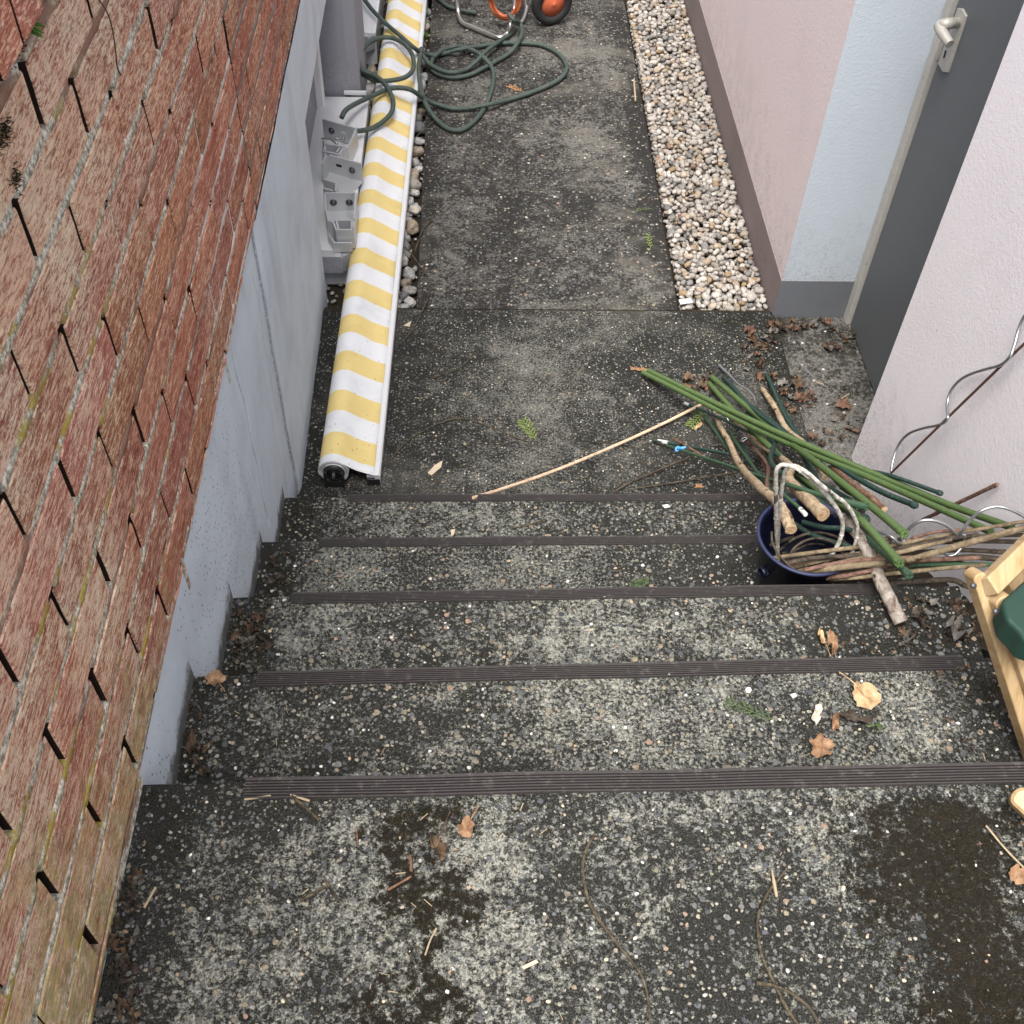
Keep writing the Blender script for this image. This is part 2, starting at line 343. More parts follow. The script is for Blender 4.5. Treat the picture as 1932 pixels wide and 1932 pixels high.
def plain(name, col, rough=.6, var=.15, sc=60, bumpd=0, metal=0, spec=.4, bsc=200, dirt=None, dsc=30, dthr=(.6,.75), coat=0):
    t = NT(name); c = t.mix(t.noise(sc, 4, .6), tuple(min(1, a * (1 + var)) for a in col), tuple(a * (1 - var) for a in col))
    if dirt: c = t.mix(t.step(t.noise(dsc, 5, .65), *dthr), c, dirt)
    return t.done(c, rough, t.bump(t.noise(bsc, 3, .6), bumpd, .8) if bumpd else None, metal, spec, coat)
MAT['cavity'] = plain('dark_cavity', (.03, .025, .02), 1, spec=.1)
MAT['nosing'] = plain('ribbed_dark_plastic', (.034, .029, .028), .6, .25, dirt=(.085,.078,.07), dsc=60, dthr=(.52,.72))
MAT['door'] = plain('dark_grey_door_paint', (.105, .113, .118), .55, .05, bumpd=.0008, bsc=320, spec=.35)
MAT['frame'] = plain('weathered_cream_frame', (.42, .405, .37), .7, .12, dirt=(.22,.2,.17), dsc=45)
MAT['handle'] = plain('dull_aluminium', (.42, .40, .36), .5, .1, metal=.25)
MAT['black'] = plain('black_plastic', (.016, .016, .017), .4, .1)
MAT['alu'] = plain('cast_aluminium', (.52, .53, .54), .42, .06, sc=25, metal=.45, bumpd=.0003)
MAT['alubar'] = plain('white_coated_aluminium', (.64, .65, .66), .3, .03, metal=.15, dirt=(.5,.5,.48), dsc=14, dthr=(.62,.8))
MAT['bolt'] = plain('dark_steel', (.10, .10, .105), .45, .2, metal=.7)
MAT['steel'] = plain('galvanised_steel', (.42, .43, .44), .35, .15, metal=.85, dirt=(.16,.15,.14), dsc=60)
MAT['chrome'] = plain('chromed_tube', (.55, .54, .52), .28, .1, metal=.95, dirt=(.2,.18,.15), dsc=50)
MAT['rust'] = plain('rusty_rod', (.10, .045, .03), .8, .4, sc=180, bumpd=.0008)
MAT['whitewin'] = plain('white_window_plastic', (.78, .78, .78), .45, .03)
MAT['glass'] = plain('dark_window_glass', (.03, .035, .04), .08, .05, spec=.6)
MAT['orange'] = plain('orange_rubber', (.42, .11, .045), .5, .15)
MAT['orangep'] = plain('orange_plastic', (.55, .13, .06), .5, .15)
MAT['tyre'] = plain('black_rubber', (.018, .018, .019), .8, .3, bumpd=.001)
MAT['bluep'] = plain('shaded_navy_plastic', (.0025, .0033, .014), .42, .18, sc=20, dirt=(.09,.10,.16), dsc=60, spec=.45)  # shade of the bucket's inside is put into this body colour
MAT['bluerim'] = plain('scuffed_navy_rim', (.022, .028, .075), .5, .3, dirt=(.10,.11,.15), dsc=50)  # same plastic, lighter, without the shade painted into the body
MAT['bluebin'] = plain('blue_plastic', (.03, .15, .35), .5, .15)
MAT['bluetie'] = plain('bright_blue_tie', (.10, .34, .75), .5, .1)
MAT['label'] = plain('white_paper_label', (.6, .6, .58), .7, .1, sc=400)
MAT['greentub'] = plain('dark_green_plastic', (.014, .042, .030), .5, .15, sc=15, bumpd=.0012, bsc=25)
MAT['soil'] = plain('damp_soil', (.030, .024, .017), 1, .5, sc=120, bumpd=.006, bsc=90, spec=.1)
MAT['ground'] = plain('garden_soil_grass', (.05, .06, .025), 1, .4, sc=3, bumpd=.01, bsc=20, spec=.1)

def greenstake(name, ca, cb, rib=1100):
    t = NT(name); c = t.mix(t.noise(45, 4, .6), ca, cb)
    X, Y, Z = t.sep(t.P)[0:3]
    c = t.mix(t.m_('MULTIPLY', t.step(t.noise(160, 4, .7), .57, .7), .5), c, (.20, .24, .13))
    h = t.m_('SINE', t.m_('MULTIPLY', t.m_('SUBTRACT', X, t.m_('MULTIPLY', Y, 1.6)), rib))
    h = t.m_('ADD', t.m_('MULTIPLY', h, .5), t.noise(200, 2))
    return t.done(c, .5, t.bump(h, .0012, .8), spec=.35)
MAT['green'] = greenstake('bright_green_coating', (.100, .160, .050), (.060, .105, .032))
MAT['green2'] = greenstake('dark_green_coating', (.022, .055, .042), (.012, .032, .026))
MAT['green3'] = greenstake('mid_green_coating', (.045, .10, .050), (.028, .065, .036))
def bark(name, a, b, c, sc=60, stretch=1):
    t = NT(name); n = t.noise(sc, 5, .7, dist=.8); col = t.ramp(n, [(.32, a), (.5, b), (.68, c)])
    col = t.mix(t.step(t.noise(24, 4, .6), .60, .68), col, tuple(x * .45 for x in a))
    return t.done(col, .8, t.bump(t.m_('ADD', n, t.noise(260, 2)), .0022, .9), spec=.25)
MAT['woodpale'] = bark('peeled_stick_bark', (.15,.095,.055), (.33,.245,.155), (.50,.41,.28))
MAT['woodgrey'] = bark('grey_branch_bark', (.10,.06,.045), (.30,.26,.22), (.46,.42,.36), 45)
MAT['woodbrown'] = bark('brown_branch_bark', (.07,.035,.02), (.16,.085,.055), (.28,.18,.12))
MAT['cutend'] = bark('sawn_wood_end', (.20,.12,.07), (.42,.29,.17), (.52,.38,.24), 90)
MAT['cane'] = bark('bamboo_cane', (.075,.055,.033), (.17,.13,.08), (.28,.225,.145), 35)
MAT['canedark'] = bark('dark_bamboo_cane', (.018,.015,.012), (.055,.043,.032), (.12,.092,.062), 35)
MAT['canered'] = bark('reddish_cane', (.08,.045,.035), (.17,.095,.07), (.27,.18,.13), 50)
MAT['peach'] = bark('peach_coloured_cane', (.42,.28,.18), (.60,.43,.30), (.68,.52,.38), 70)
MAT['whitecane'] = bark('bleached_cane', (.20,.18,.15), (.42,.39,.34), (.66,.65,.63), 90)
MAT['twig'] = bark('dead_twig_bark', (.025,.02,.013), (.070,.056,.036), (.14,.115,.075), 110)
MAT['straw'] = plain('dry_straw', (.34, .27, .17), .8, .35, sc=120)
def woodmat():
    t = NT('pale_pine_wood'); g = t.noise(1, 5, .65, t.map(scale=(70, 14, 14), rot=(.3, 0, .3)), dist=.5)
    c = t.ramp(g, [(.3, (.29,.185,.085)), (.5, (.41,.285,.145)), (.7, (.49,.365,.215))])
    c = t.mix(t.step(t.noise(9, 5, .6), .62, .8), c, (.36, .24, .12))
    return t.done(c, .5, t.bump(g, .0006, .6), spec=.4)
MAT['pine'] = woodmat()
def leafmat(name, a, b, c, sc=60):
    t = NT(name); col = t.ramp(t.noise(sc, 5, .65), [(.32, a), (.5, b), (.68, c)])
    return t.done(col, .75, t.bump(t.noise(200, 3), .001, .8), spec=.2)
MAT['leaftan'] = leafmat('dry_tan_leaf', (.22,.13,.06), (.40,.27,.145), (.53,.39,.23))
MAT['leaforange'] = leafmat('dry_orange_leaf', (.13,.07,.038), (.25,.145,.08), (.35,.23,.14))
MAT['leafpale'] = leafmat('pale_bleached_leaf', (.38,.29,.22), (.55,.46,.38), (.62,.55,.47))
MAT['leafbrown'] = leafmat('dead_brown_leaf', (.04,.025,.016), (.10,.062,.038), (.18,.12,.075))
MAT['leafdark'] = leafmat('rotting_dark_leaf', (.018,.013,.010), (.045,.034,.026), (.11,.085,.065))
MAT['leafgrey'] = leafmat('grey_withered_leaf', (.05,.045,.038), (.13,.12,.105), (.22,.20,.18))
MAT['leafred'] = leafmat('reddish_dead_leaf', (.07,.035,.024), (.14,.075,.05), (.22,.13,.09))
MAT['sprig'] = leafmat('green_conifer_sprig', (.09,.13,.03), (.19,.25,.065), (.30,.36,.13), 150)
MAT['sprigdark'] = leafmat('dull_green_sprig', (.035,.055,.022), (.07,.10,.045), (.12,.15,.07), 150)
MAT['sprigbrown'] = leafmat('brown_conifer_sprig', (.22,.11,.05), (.36,.20,.10), (.42,.27,.15), 150)
MAT['plant'] = leafmat('fresh_green_weed', (.05,.13,.02), (.12,.25,.05), (.22,.38,.10), 120)
MAT['moss'] = leafmat('dark_moss', (.008,.008,.004), (.026,.024,.010), (.07,.065,.024), 90)
MAT['chip'] = plain('white_plastic_chip', (.55, .54, .51), .6, .05)
MAT['chipbeige'] = plain('beige_bark_chip', (.48, .40, .29), .8, .2)

def pebblemat():
    t = NT('river_pebble'); a = t.attr(); n = t.noise(110, 5, .65, dist=1.2)
    c = t.mix(1, a, t.ramp(n, [(.34, (.40,.38,.36)), (.48, (.95,.94,.92)), (.66, (1.25,1.23,1.2))]), 'MULTIPLY')
    c = t.mix(t.m_('MULTIPLY', t.step(t.noise(70, 4, .7), .62, .72), .4), c, (.10, .09, .07))
    return t.done(c, .7, t.bump(t.noise(230, 3), .0012, .7), spec=.35)
MAT['pebble'] = pebblemat()
def awningfabric(y0, per):
    t = NT('striped_awning_fabric'); X, Y, Z = t.sep(t.P)[0:3]
    ph = t.m_('FRACT', t.m_('DIVIDE', t.m_('SUBTRACT', Y, y0), per))
    edge = t.m_('LESS_THAN', ph, .5)
    hem = t.m_('LESS_THAN', Y, AW_HEM)
    edge = t.m_('MULTIPLY', edge, t.m_('SUBTRACT', 1, hem))
    wh = t.mix(t.step(t.noise(9, 5, .6), .45, .8), (.66, .67, .685), (.54, .555, .57))
    ye = t.mix(t.step(t.noise(9, 5, .6), .45, .8), (.66, .52, .215), (.57, .44, .165))
    c = t.mix(edge, wh, ye)
    v = t.voro(46, t.map(scale=(1.3, .8, 1))); cc = t.sepc(v.outputs['Color'])
    sp = t.m_('MULTIPLY', t.m_('GREATER_THAN', cc[0], .35), t.step(t.m_('ADD', v.outputs['Distance'], t.m_('MULTIPLY', t.noise(300, 2), .10)), .19, .12))
    c = t.mix(t.m_('MULTIPLY', sp, t.m_('MULTIPLY', t.step(Y, 3.4, 2.3), .75)), c, (.16, .12, .07))
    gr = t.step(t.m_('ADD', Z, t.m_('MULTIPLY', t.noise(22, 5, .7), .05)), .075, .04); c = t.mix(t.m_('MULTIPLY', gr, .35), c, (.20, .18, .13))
    c = t.mix(t.m_('MULTIPLY', t.step(t.noise(38, 6, .75), .55, .75), .16), c, (.32, .29, .22))
    return t.done(c, .8, t.bump(t.noise(480, 2), .0006, .6), spec=.2)
def hosemat():
    t = NT('braided_green_hose'); X, Y, Z = t.sep(t.P)[0:3]
    w = t.m_('SINE', t.m_('MULTIPLY', t.m_('ADD', X, Y), 900)); w2 = t.m_('SINE', t.m_('MULTIPLY', t.m_('SUBTRACT', X, Y), 900))
    k = t.m_('MULTIPLY', w, w2)
    c = t.mix(t.step(k, -.2, .5), (.030, .048, .040), (.075, .105, .088))
    c = t.mix(t.m_('MULTIPLY', t.step(t.noise(25, 4), .5, .7), .4), c, (.10, .11, .085))
    return t.done(c, .5, t.bump(k, .0006, .8), spec=.45)
MAT['hose'] = hosemat()

# ------------------------------------------------------------------ setting: ground, path, landing, stairs
def struct(o): o['kind'] = 'structure'; return o
mb = MB(); mb.add([(-60,-60,-.075),(60,-60,-.075),(60,60,-.075),(-60,60,-.075)], [(0,1,2,3)]); struct(mb.build('ground', MAT['ground']))
YE = [(.737, .014), (1.023, .0225), (1.316, .0175), (1.597, .010), (1.882, .004)]     # nosing lines of steps 5..1
def edge_y(k, x): a, b = YE[k]; return a + b * (x + .463)
def slab(mb, x0, x1, fy0, fy1, z, depth, nx=60, ny=16, seed=0, rnd=.006, rag=.004):
    # a cast slab with ragged, rounded arris on its far (+y) edge and its right end
    xs = [x0 + (x1 - x0) * i / nx for i in range(nx + 1)]; vs = []; fs = []
    for i, x in enumerate(xs):
        ya, yb = fy0(x), fy1(x) + rag * mn.noise(Vector((x * 14, seed, 0))) + rag * .8 * mn.noise(Vector((x * 55, seed, 3)))
        prof = [(ya + (yb - rnd - ya) * j / ny, z + .0012 * mn.noise(Vector((x * 9, (ya + j * .02) * 9, z)))) for j in range(ny + 1)]
        prof += [(yb - rnd * .35, z - rnd * .25), (yb, z - rnd), (yb + .002, z - depth)]
        vs += [(x, a, b) for a, b in prof]
    m = ny + 4
    for i in range(nx):
        for j in range(m - 1):
            a = i * m + j; fs.append((a, a + m, a + m + 1, a + 1))
    mb.add(vs, fs, None, True)
    a = len(vs) - m; end = vs[a:]; mb.add(end + [(x1, fy0(x1), z - depth)], [tuple(reversed(range(m + 1)))])
    mb.add(vs[:m] + [(x0, fy0(x0), z - depth)], [tuple(range(m + 1))])
mb = MB()
tops = [(-1.6, None)] 
for k in range(5):
    z = (5 - k) * H
    f0 = (lambda x: -1.8) if k == 0 else (lambda x, k=k: edge_y(k - 1, x) - .02)
    slab(mb, -.60, 1.0 if k else 1.45, f0, lambda x, k=k: edge_y(k, x), z, H + .02, 90, 40 if k == 0 else 14, k * 7 + 1)
stairs = struct(mb.build('stairs', MAT['stairs']))
for k, (xa, xb) in enumerate([(-.322, 1.40), (-.365, .865), (-.36, .87), (-.35, .86), (-.32, .86)]):
    mb = MB(); z = (5 - k) * H; n = 60; wdt = (.0265, .0225, .020, .018, .016)[k]
    prof = []; ribs = 6
    prof.append((.003, -.014)); prof.append((.003, .0050))
    for i in range(ribs):
        a = -wdt * i / ribs; s = wdt / ribs
        prof += [(a + .0004, .0050), (a - s * .42, .0050), (a - s * .5, .0008), (a - s * .92, .0008)]
    prof += [(-wdt, .0046), (-wdt - .002, .0046), (-wdt - .003, .0008)]
    vs = []; fs = []; m = len(prof)
    for i in range(n + 1):
        x = xa + (xb - xa) * i / n; y = edge_y(k, x) + .0015 * mn.noise(Vector((x * 5, k, 0)))
        vs += [(x, y + p[0], z + p[1] + .0008 * mn.noise(Vector((x * 8, k, 5)))) for p in prof]
    for i in range(n):
        for j in range(m - 1): a = i * m + j; fs.append((a, a + 1, a + m + 1, a + m))
    mb.add(vs, fs); 
    mb.add(vs[:m], [tuple(range(m))]); mb.add(vs[-m:], [tuple(reversed(range(m)))])
    mb.build('nosing_strip', MAT['nosing'], stairs)
mb = MB(); slab(mb, -.60, .992, lambda x: 1.86, lambda x: 2.852 + .006 * (x > 2), 0, .07, 90, 20, 31)
struct(mb.build('landing', MAT['landing']))
mb = MB()
def pathslab(mb, y0, y1, seed):
    nx, ny = 40, 60; vs = []; fs = []
    for i in range(nx + 1):
        for j in range(ny + 1):
            y = y0 + (y1 - y0) * j / ny; xl = -.184 - .002 * (y - 2.9); xr = .680 + .010 * (y - 2.9)
            if j == 0: y += .003 * mn.noise(Vector((i * 1.3, seed, 0)))
            u = i / nx; x = xl + (xr - xl) * u
            if i in (0, nx): x += .004 * mn.noise(Vector((y * 20, i, seed)))
            vs.append((x, y, -.004 - (.005 if i in (0, nx) or j == 0 else 0)))
    m = ny + 1
    for i in range(nx):
        for j in range(ny): a = i * m + j; fs.append((a, a + m, a + m + 1, a + 1))
    mb.add(vs, fs, None, True)
    for i in (0, nx):
        e = [vs[i * m + j] for j in range(m)]; b = [(p[0], p[1], -.07) for p in e]
        mb.add(e + b, [((j, j + 1, m + j + 1, m + j) if i else (j + 1, j, m + j, m + j + 1)) for j in range(ny)])
    e = [vs[i * m] for i in range(nx + 1)]; b = [(p[0], p[1], -.07) for p in e]; q = nx + 1
    mb.add(e + b, [(j, j + 1, q + j + 1, q + j) for j in range(nx)])
pathslab(mb, 2.866, 9.5, 5); struct(mb.build('path', MAT['path']))
mb = MB(); mb.box((-.60, 2.845, -.073), (.99, 2.872, -.013)); struct(mb.build('slab_joint', MAT['soil']))
mb = MB(); mb.box((.9955, 2.0, -.07), (1.26, 2.83, -.006)); struct(mb.build('door_slab', MAT['sill']))
# soil between the flight's right end and the house wall, following the steps down
mb = MB(); nx, ny = 10, 120; vs = []; fs = []
for i in range(nx + 1):
    for j in range(ny + 1):
        x = 1.002 + .108 * i / nx; y = .6 + 1.45 * j / ny
        lvl = max(0, min(.85, .85 - (y - .78) / 1.17 * .85)) - .045
        vs.append((x, y, lvl + .02 * mn.noise(Vector((x * 30, y * 22, 0)))))
m = ny + 1
for i in range(nx):
    for j in range(ny): a = i * m + j; fs.append((a, a + m, a + m + 1, a + 1))
mb.add(vs, fs, None, True); struct(mb.build('soil_strip', MAT['soil']))
mb = MB(); mb.box((-1.6, 2.84, -.074), (-.16, 9.5, -.058)); mb.box((.66, 2.84, -.074), (1.02, 9.5, -.045)); struct(mb.build('gravel_bed', MAT['soil']))

# ------------------------------------------------------------------ pebbles
ICO = {}
def ico(sub):
    if sub not in ICO:
        b = bmesh.new(); bmesh.ops.create_icosphere(b, subdivisions=sub, radius=1); b.verts.ensure_lookup_table()
        ICO[sub] = (np.array([v.co[:] for v in b.verts]), [tuple(v.index for v in f.verts) for f in b.faces]); b.free()
    return ICO[sub]
def rotm(rng, tilt=.5):
    return np.array((Matrix.Rotation(rng.uniform(0, 6.28), 3, 'Z') @ Matrix.Rotation(rng.uniform(-tilt, tilt), 3, 'X') @ Matrix.Rotation(rng.uniform(-tilt, tilt), 3, 'Y')))
def stone(mb, c, r, rng, col, sub=2, flat=.62, lump=.18, tilt=.5):
    v, f = ico(sub); s = np.array([r * rng.uniform(.95, 1.35), r * rng.uniform(.7, 1.0), r * rng.uniform(flat - .12, flat + .15)])
    o = rng.uniform(0, 50); k = np.array([1 + lump * mn.noise(Vector(p * 1.1 + o)) + lump * .5 * mn.noise(Vector(p * 2.6 + o)) for p in v])
    q = (np.sign(v) * np.abs(v) ** .86 * k[:, None] * s) @ rotm(rng, tilt).T + np.array(c)
    mb.add(q.tolist(), f, col, True)
PAL = [(.56,.53,.50),(.46,.44,.42),(.62,.60,.57),(.38,.35,.31),(.30,.30,.30),(.50,.41,.32),(.42,.31,.19),(.58,.50,.42),(.24,.24,.25),(.66,.63,.60),(.36,.24,.17),(.47,.43,.41)]
PW = [10,9,9,6,5,5,2.2,6,2.6,8,1.0,9]
def pick(rng):
    c = rng.choices(PAL, PW)[0]; k = rng.uniform(.85, 1.12); return tuple(min(.8, x * k * f_) for x, f_ in zip(c, (.62, .605, .58)))
rng = random.Random(11); mb = MB()
y = 2.88; pts = []
for layer in range(3):
    for _ in range(5200):
        yy = 2.87 + 3.0 * rng.random() ** 1.0; xx = rng.uniform(.688 + .010 * (yy - 2.9), .982)
        r = rng.choice([.0085, .0105, .0115, .0125, .0125, .0145, .017])
        if r > .016 and rng.random() < .5: r = .011
        zz = -.036 + layer * .013
        if all((xx - p[0])**2 + (yy - p[1])**2 > ((r + p[3]) * .86)**2 for p in pts if p[4] == layer and abs(p[1] - yy) < .05):
            pts.append((xx, yy, zz, r, layer))
for (x, yy, z, r, l) in pts:
    x = min(max(x, .692 + r + .010 * (yy - 2.9)), .984 - r)
    stone(mb, (x, max(yy, 2.868 + r * .7), z + rng.uniform(-.002, .005)), r, rng, pick(rng), 2)
tag(mb.build('gravel', MAT['pebble'], col=True), 'pale rounded gravel filling the strip between path and pink wall', 'gravel', kind='stuff')
# larger cobbles between awning and path, each its own thing
CP = [(.48,.48,.47),(.36,.37,.37),(.54,.52,.49),(.28,.27,.25),(.40,.34,.26),(.20,.20,.21),(.60,.59,.57),(.48,.44,.38)]
cp = []; tries = 0
while tries < 2600:
    tries += 1; yy = 2.90 + 2.35 * rng.random(); r = rng.uniform(.018, .032) if yy > 2.98 else rng.uniform(.015, .022)
    xl = -.62 if yy > 3.0 else -.27; xx = rng.uniform(xl, -.205)
    ax = -.385 + (yy - 2.06) * .020
    if xx < ax + .05 and xx > -.42: continue
    if -.42 >= xx and yy < 4.1: continue
    if -.42 >= xx and yy > 4.52: continue
    if xx < -.44 and yy < 4.35: continue
    if xx + r * .9 > -.188: xx = -.188 - r * .9
    if all((xx - p[0])**2 + (yy - p[1])**2 > ((r + p[2]) * .84)**2 for p in cp): cp.append((xx, yy, r))
for i, (x, yy, r) in enumerate(sorted(cp, key=lambda p: p[1])):
    mb = MB(); c = rng.choice(CP); k = rng.uniform(.5, .88); stone(mb, (0, 0, 0), r, rng, tuple(v * k for v in c), 3, .75, .34, .4)
    zc = -.058 + r * .72 + .006; o = mb.build('cobble', MAT['pebble'], col=True); o.location = (x, yy, zc)
    side = 'in the gap between striped awning and concrete path' if x > -.35 else 'in the corner left of the striped awning by the grey pier'
    tag(o, 'grey rounded cobble lying ' + side, 'stone', 'cobbles ' + side)
mb = MB()                                     # smaller fill beneath them
for _ in range(1500):
    yy = rng.uniform(2.87, 5.6); xx = rng.uniform(-.9, -.19); r = rng.uniform(.006, .014)
    stone(mb, (xx, yy, -.052 + r * .4), r, rng, tuple(v * .6 for v in rng.choice(CP)), 1)
tag(mb.build('fine_gravel', MAT['pebble'], col=True), 'small dark gravel under the cobbles beside the awning', 'gravel', kind='stuff')

# ------------------------------------------------------------------ left brick retaining wall on its white-washed base
def wx(y): return -.460 - .0095 * y
wall = empty('brick_wall', (-.6, 2, 0), 'red combed brick garden wall above a grey-white painted concrete base, left of the stairs', 'brick wall')
rng = random.Random(3); mb = MB(); mo = MB()
def brick(mb, y0, y1, z0, z1, x, col, dep=.07, bev=.0022, ny=5, nz=3):
    j = lambda s: s * rng.uniform(-1, 1)
    y0 += j(.0012); y1 += j(.0012); z0 += j(.0009); z1 += j(.0009); tl = j(.0016); tr = j(.0016); sd = rng.uniform(0, 99)
    vs = []; fs = []
    ys = [y0, y0 + bev] + [y0 + (y1 - y0) * k / ny for k in range(1, ny)] + [y1 - bev, y1]
    zs = [z0, z0 + bev] + [z0 + (z1 - z0) * k / nz for k in range(1, nz)] + [z1 - bev, z1]
    for a, yy in enumerate(ys):
        for b, zz in enumerate(zs):
            e = (a in (0, len(ys) - 1)) or (b in (0, len(zs) - 1))
            xx = wx(yy) + x + tl + (tr - tl) * a / (len(ys) - 1) - (bev if e else 0) + .0011 * mn.noise(Vector((yy * 40, zz * 60, sd)))
            vs.append((xx, yy + (.0012 * mn.noise(Vector((zz * 70, sd, 1))) if e else 0), zz + (.0012 * mn.noise(Vector((yy * 60, sd, 2))) if e else 0)))
    m = len(zs); n = len(ys)
    for a in range(n - 1):
        for b in range(m - 1): q = a * m + b; fs.append((q, q + m, q + m + 1, q + 1))
    # back ring
    ring = [a * m for a in range(n)] + [(n - 1) * m + b for b in range(1, m)] + [a * m + m - 1 for a in range(n - 2, -1, -1)] + [b for b in range(m - 2, 0, -1)]
    base = len(vs)
    L = len(ring); mb.add(vs, fs, col, False); vf = vs; vs = []; fs = []
    for d_ in (0, .0007, dep):
        for q in ring: p = vf[q]; vs.append((p[0] - d_, p[1], p[2]))
    for h in range(2):
        for k in range(L): fs.append((h*L + k, (h+1)*L + k, (h+1)*L + (k + 1) % L, h*L + (k + 1) % L))
    n0 = len(mb.c); mb.add(vs, fs, col, False)
    gr = tuple(c * .22 for c in col)                # shade of the open joints, painted onto the brick ends
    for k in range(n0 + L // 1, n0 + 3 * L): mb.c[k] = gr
def tint():
    k = rng.uniform(.84, 1.14); return (k, k * rng.uniform(.93, 1.09), k * rng.uniform(.92, 1.1))
CZ = 1.630; NR = 12
for i in range(-2, 10):
    ztop = CZ - .0838 * i; zb = ztop - .0718
    if ztop > 1.765: continue
    off = .741 if i % 2 else .866
    if i % 2 == 0: off = .744 - .0 if False else (.9945 - .252)
    else: off = .868
    ys = [off + .2525 * n for n in range(-12, 22)]
    for n in range(len(ys) - 1):
        a, b = ys[n], ys[n + 1]
        if b < -1.6 or a > 6.5: continue
        segs = [(a, b)]
        if a < 2.118 < b: segs = [(a, 2.113), (2.123, b)]
        if abs(a - 2.118) < .02: segs = [(2.123, b)]
        for (p, q) in segs:
            if q - p < .03: continue
            g = rng.uniform(.0040, .0068) if p < 2.12 else .004
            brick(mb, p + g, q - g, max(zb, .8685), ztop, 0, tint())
    notch = [(y_ - .003, rng.uniform(.006, .012)) for y_ in ys if rng.random() < .75 and y_ < 2.1]
    # bed joint above this course, and pointed perpends beyond the movement joint
    for (p, q) in ((-1.6, 2.113), (2.123, 6.5)):
        n = int((q - p) / .007); vs = []; fs = []
        for s in range(n + 1):
            y = p + (q - p) * s / n; o = .0016 * mn.noise(Vector((y * 25, i * 3.1, 0))) + .0010 * mn.noise(Vector((y * 90, i, 2)))
            xo = wx(y) - .0016 + o; xl = xo
            if any(abs(y - yy_) < w_ for yy_, w_ in notch): xl = wx(y) - .03
            vs += [(wx(y) - .07, y, ztop - .004), (xl, y, ztop - .003), (xl + .0008, y, ztop + .006), (xo, y, ztop + .015), (wx(y) - .07, y, ztop + .016)]
        for s in range(n):
            for k in range(4): c = s * 5 + k; fs.append((c, c + 5, c + 6, c + 1))
        mo.add(vs, fs, None, True)
    for n in range(len(ys)):
        y = ys[n]
        filled = y > 2.13 or (y > 1.72 and ztop < 1.2) or (y > 1.5 and ztop < 1.0) or rng.random() < .10
        if -1.6 < y < 6.5 and filled and not (y > 2.13 and rng.random() < .35):
            mo.box((wx(y) - .06, y - .0062, zb - .001), (wx(y) - .0025, y + .0052, ztop - .001))
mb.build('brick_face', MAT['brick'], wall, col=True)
mo.box((wx(1) - .012, -1.6, .851), (wx(1) + .003, .737, .872)); mo.build('mortar', MAT['mortar'], wall)
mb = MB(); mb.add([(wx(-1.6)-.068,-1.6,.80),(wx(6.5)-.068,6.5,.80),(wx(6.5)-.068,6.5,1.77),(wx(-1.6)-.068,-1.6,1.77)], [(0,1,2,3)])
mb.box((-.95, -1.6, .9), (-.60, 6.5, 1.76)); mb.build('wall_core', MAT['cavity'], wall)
mb = MB(); yy = -1.5
while yy < 6.5:
    w = .071 if rng.random() < .5 else .115
    if .93 < yy < 1.1: w = .075
    x = .030 + rng.uniform(-.003, .003)
    brick(mb, yy + .004, yy + w - .004, 1.768 + rng.uniform(-.003, .003), 1.888, x, tuple(c * 1.15 for c in tint()), dep=.24, bev=.003)
    yy += w
mb.build('coping', MAT['coping'], wall, col=True)
mo = MB(); mo.box((-.72, -1.5, 1.774), (wx(3) + .012, 6.5, 1.874)); mo.build('coping_mortar', MAT['mortar'], wall)
# painted base: a grid sheet with a foot, formwork cracks and a window opening beyond y = 2.95
mb = MB(); YO, ZO = 2.955, .600
def base_x(y, z):
    return base_xc(y, z)[0]
def base_xc(y, z):
    k = 0.
    x = wx(y) - .004 + .0022 * mn.noise(Vector((y * 3.5, z * 3.5, 9))) + .0009 * mn.noise(Vector((y * 14, z * 14, 4)))
    cr = 2.055 + .012 * mn.noise(Vector((z * 6, 1, 0))) + (.85 - z) * -.02           # crease / construction joint
    k = max(k, .75 * max(0, 1 - abs(y - cr) / .007))
    if y > cr: x += .006 * min(1, (y - cr) / .03)
    else: x -= .004 * max(0, 1 - (cr - y) / .05)
    d = abs(y - (1.70 + .02 * mn.noise(Vector((z * 7, 3, 0))) - (.85 - z) * .03)); x -= .006 * max(0, 1 - d / .008) * (z > .3); k = max(k, max(0, 1 - d / .006) * (z > .3) * (1 if mn.noise(Vector((z * 22, 1, 9))) > -.25 else .3))
    d = abs(y - (1.98 + .016 * mn.noise(Vector((z * 9, 7, 0))))); x -= .003 * max(0, 1 - d / .004) * (.35 < z < .8); k = max(k, .5 * max(0, 1 - d / .0035) * (.35 < z < .8))
    return x, k
def sheet(mb, ya, yb, za, zb, dy=.004, dz=.010):
    ny = max(2, int((yb - ya) / dy)); nz = max(2, int((zb - za) / dz)); vs = []; fs = []; cs = []
    for i in range(ny + 1):
        for j in range(nz + 1):
            y = ya + (yb - ya) * i / ny; z = za + (zb - za) * j / nz; q, k = base_xc(y, z); vs.append((q, y, z)); cs.append((1 - k,) * 3)
    m = nz + 1
    for i in range(ny):
        for j in range(nz): a = i * m + j; fs.append((a, a + m, a + m + 1, a + 1))
    n0 = len(mb.c); mb.add(vs, fs, None, True); mb.c[n0:] = cs
sheet(mb, .62, YO, -.07, .8655); sheet(mb, YO, 6.5, ZO, .8655, .02, .03)
n = 30                                         # reveals of the opening
x0 = lambda z: base_x(YO, z)
mb.add([(x0(-.07), YO, -.07), (-.80, YO, -.07), (-.80, YO, ZO), (x0(ZO), YO, ZO)], [(0, 1, 2, 3)])
mb.add([(base_x(YO, ZO), YO, ZO), (-.80, YO, ZO), (-.80, 6.5, ZO), (base_x(6.5, ZO), 6.5, ZO)], [(0, 1, 2, 3)])
